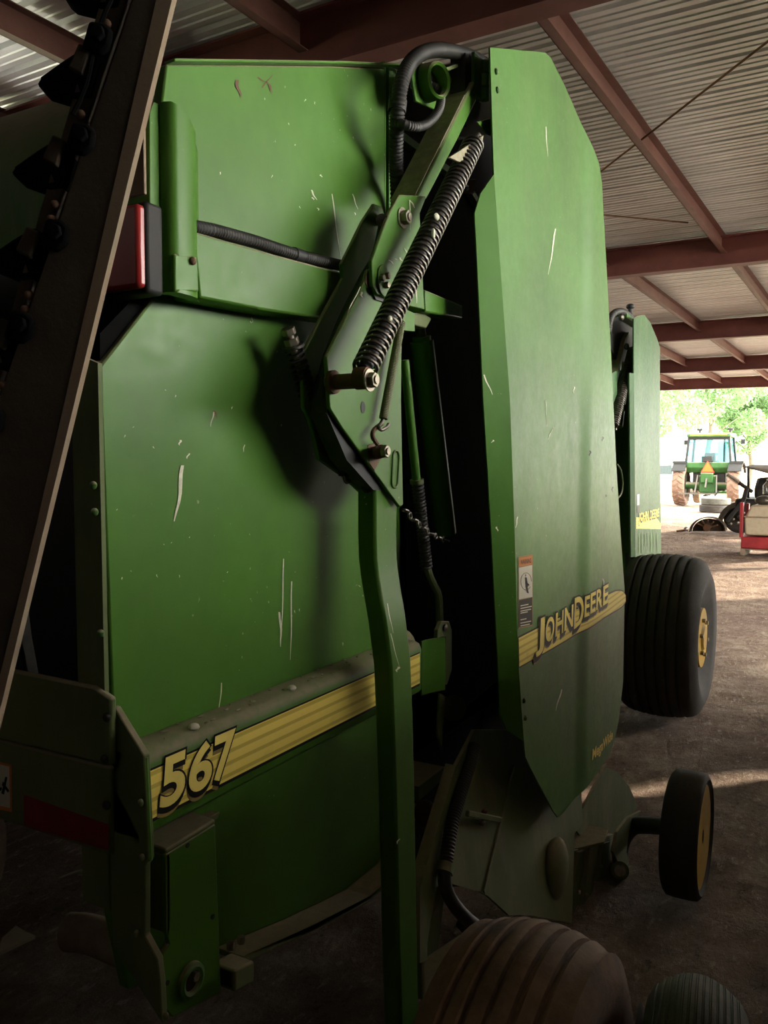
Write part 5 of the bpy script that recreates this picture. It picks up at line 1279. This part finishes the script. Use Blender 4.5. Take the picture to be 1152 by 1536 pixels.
# pallet, red frame and beige tank
gq = at(1110, 833)
pal = thing('pallet', 'weathered wooden pallet on the earth under the red sprayer', 'pallet', (gq.x, gq.y, 0), TH, local=True)
for k in range(5): build('deck_board', MB().box((0.0, 0.02 + 0.2 * k, 0.10), (1.1, 0.14 + 0.2 * k, 0.122)), M['wood'], pal)
for x in (0.0, 0.5, 1.02): build('stringer', MB().box((x, 0.0, 0.0), (x + 0.08, 1.0, 0.10)), M['wood'], pal)
spz = 0.124
spr_ = thing('sprayer', 'red framed sprayer with a beige plastic tank, standing on a wooden pallet', 'sprayer', (gq.x, gq.y, spz), TH, local=True)
def Q(name, mb, mat, par=spr_, **k): return build(name, mb, M[mat], par, **k)
Q('red_skid', MB().box((0.0, 0.06, 0.0), (1.1, 0.9, 0.22)), 'red_paint', bevel=0.02)
Q('red_post', MB().box((-0.03, 0.05, 0.2), (0.03, 0.15, 0.85)), 'red_paint', bevel=0.01); Q('red_post', MB().box((-0.03, 0.8, 0.2), (0.03, 0.9, 0.80)), 'red_paint', bevel=0.01)
tk = Q('tank', MB().prism([V((0.07, 0.02, 0.25)), V((0.05, 0.02, 0.55)), V((0.08, 0.05, 0.62)), V((0.16, 0.10, 0.80)), V((1.05, 0.10, 0.82)), V((1.12, 0.03, 0.6)), V((1.12, 0.02, 0.25))], (0, 0.75, 0)), 'beige', bevel=0.035)
Q('tank_seam', MB().box((0.045, 0.005, 0.575), (1.13, 0.78, 0.60)), 'wood', tk, bevel=0.006)
Q('pump', MB().ellipsoid((0.35, 0.3, 0.88), 0.16, 0.14, 0.09, 16, 10), 'steel'); Q('hose_coil', MB().lathe([(-0.03, 0.14), (0.03, 0.14), (0.03, 0.2), (-0.03, 0.2)], (0.72, 0.4, 0.86), (0.1, 0.2, 1), 24, True), 'hose')
jug = thing('jug', 'pale translucent jug standing on top of the beige sprayer tank', 'jug', tuple(SH(0, 0) + gq + (SH(0.42, 0.22) - SH(0, 0)) + V((0, 0, spz + 1.0))), TH, local=True)
build('jug_body', MB().lathe([(0, 0.0), (0, 0.085), (0.15, 0.09), (0.20, 0.06), (0.23, 0.03), (0.26, 0.03)], (0, 0, 0), (0, 0, 1), 20), M['chrome'], jug); build('cap', MB().cyl((0, 0, 0.255), (0, 0, 0.28), 0.034, 16), M['white_decal'], jug)
# white pickup far outside
gw = at(1000, 742)
van = thing('pickup_truck', 'white pickup truck in the bright yard beyond the second baler', 'truck', (gw.x, gw.y + 1.5, 0), TH + math.radians(80), local=True)
M['white_paint'] = plain('white_car_paint', (0.75, 0.75, 0.74), 0.3, var=0.03); M['car_glass'] = plain('dark_car_glass', (0.05, 0.07, 0.08), 0.1)
build('body', MB().prism([V((-0.85, -2.4, 0.45)), V((-0.85, 2.3, 0.45)), V((-0.85, 2.35, 0.95)), V((-0.85, 1.2, 1.08)), V((-0.85, -0.4, 1.10)), V((-0.85, -2.4, 1.08))], (1.7, 0, 0)), M['white_paint'], van, bevel=0.06)
build('cab', MB().prism([V((-0.78, -0.5, 1.08)), V((-0.78, 1.15, 1.08)), V((-0.78, 0.6, 1.72)), V((-0.78, -0.35, 1.74))], (1.56, 0, 0)), M['white_paint'], van, bevel=0.05)
for sgx in (-0.79, 0.775): build('side_window', MB().prism([V((sgx, -0.35, 1.14)), V((sgx, 0.95, 1.14)), V((sgx, 0.52, 1.64)), V((sgx, -0.28, 1.66))], (0.015, 0, 0)), M['car_glass'], van)
for x in (-0.72, 0.72):
    for y in (-1.5, 1.5):
        w = sub('wheel', van); build('tire', MB().lathe(tire_prof(0.36, 0.22, 0.2, 2, 0.008, 0.015), (x, y, 0.36), (1 if x > 0 else -1, 0, 0), 32), M['tire_dark'], w, smooth=40); build('rim', rim_mesh((x, y, 0.36), (1 if x > 0 else -1, 0, 0), 0.22, 0.2), M['chrome'], w)
# ================================================================== scraps on the ground
def ground_at(p): return 0.03
p = onZ(24, 1412, 0.02)
m = MB(); q = [onZ(u, v, 0.03) for u, v in ((-2, 1434), (3, 1412), (24, 1393), (38, 1402), (53, 1408), (20, 1424))]
m.prism(q, (0, 0, 0.012)); o = build('cardboard_scrap', m, M['beige'], smooth=0); tag(o, 'torn pale scrap of cardboard on the dark earth behind the baler', 'scrap')
a, b = onZ(104, 1398, 0.07), onZ(172, 1420, 0.07)
lg = thing('log', 'short weathered log on the dark earth under the rear of the baler', 'log', (a.x, a.y, 0)); build('log_body', MB().tube(smooth_path([a, a.lerp(b, 0.5) + V((0, 0.01, 0.01)), b + (b - a) * 0.6], 0.03), 0.062, 16), M['wood'], lg)
a, b = onZ(88, 1319, 0.07), onZ(152, 1303, 0.07)
o = build('straw_stalk', MB().tube(smooth_path([a, a.lerp(b, 0.5) + V((0, 0, 0.01)), b + (b - a) * 0.3], 0.02), 0.008, 6), M['white_decal']); tag(o, 'single pale straw stalk in the dark under the rear cross beam', 'straw')

# ================================================================== light
w = bpy.data.worlds.new('sky'); scene.world = w; w.use_nodes = True; bg = w.node_tree.nodes['Background']
nt = w.node_tree                                           # hazy sky, much brighter on the sun's side (+X) than over the far meadow
tcw = nt.nodes.new('ShaderNodeTexCoord'); sx = nt.nodes.new('ShaderNodeSeparateXYZ'); nt.links.new(tcw.outputs['Generated'], sx.inputs[0])
mr = nt.nodes.new('ShaderNodeMapRange'); mr.interpolation_type = 'SMOOTHSTEP'; nt.links.new(sx.outputs[0], mr.inputs[0])
for k_, x_ in enumerate((0.15, 0.85, 0.36, 1.9)): mr.inputs[k_ + 1].default_value = x_
nt.links.new(mr.outputs[0], bg.inputs[1]); bg.inputs[0].default_value = (1.0, 0.975, 0.90, 1)
sun = bpy.data.lights.new('sun', 'SUN'); sun.energy = 1.0; sun.angle = math.radians(1.2); sun.color = (1.0, 0.86, 0.66)
so = bpy.data.objects.new('sun', sun); COL.objects.link(so)
sd_ = V((-0.70, -0.71, -0.364)); so.rotation_euler = sd_.to_track_quat('-Z', 'Y').to_euler(); so.location = (30, 40, 20)
for nm, loc_, size, ry in (('daylight_portal_end', SH((LL + LR) / 2, 27.9, 2.0), (LR - LL, 4.1), None), ('daylight_portal_left', SH(LL + 0.1, 4.55, 3.73), (5.9, 1.25), 2), ('daylight_portal_side', SH(LR - 0.1, 13.0, 2.1), (29.5, 4.2), 1)):
    L = bpy.data.lights.new(nm, 'AREA'); L.shape = 'RECTANGLE'; L.size, L.size_y = size; L.cycles.is_portal = True
    o = bpy.data.objects.new(nm, L); COL.objects.link(o); o.location = loc_
    dirv = (SH(0, -1) if ry is None else SH(-1, 0) if ry == 1 else SH(1, 0)); o.rotation_euler = dirv.to_track_quat('-Z', 'Z').to_euler()
scene.cycles.use_denoising = True
scene.cycles.max_bounces = 8; scene.cycles.diffuse_bounces = 5; scene.cycles.glossy_bounces = 4; scene.cycles.transparent_max_bounces = 8
scene.cycles.sample_clamp_indirect = 6.0
scene.view_settings.view_transform = 'Standard'; scene.view_settings.look = 'None'; scene.view_settings.gamma = 1.0; scene.view_settings.use_curve_mapping = False
scene.view_settings.exposure = 4.1
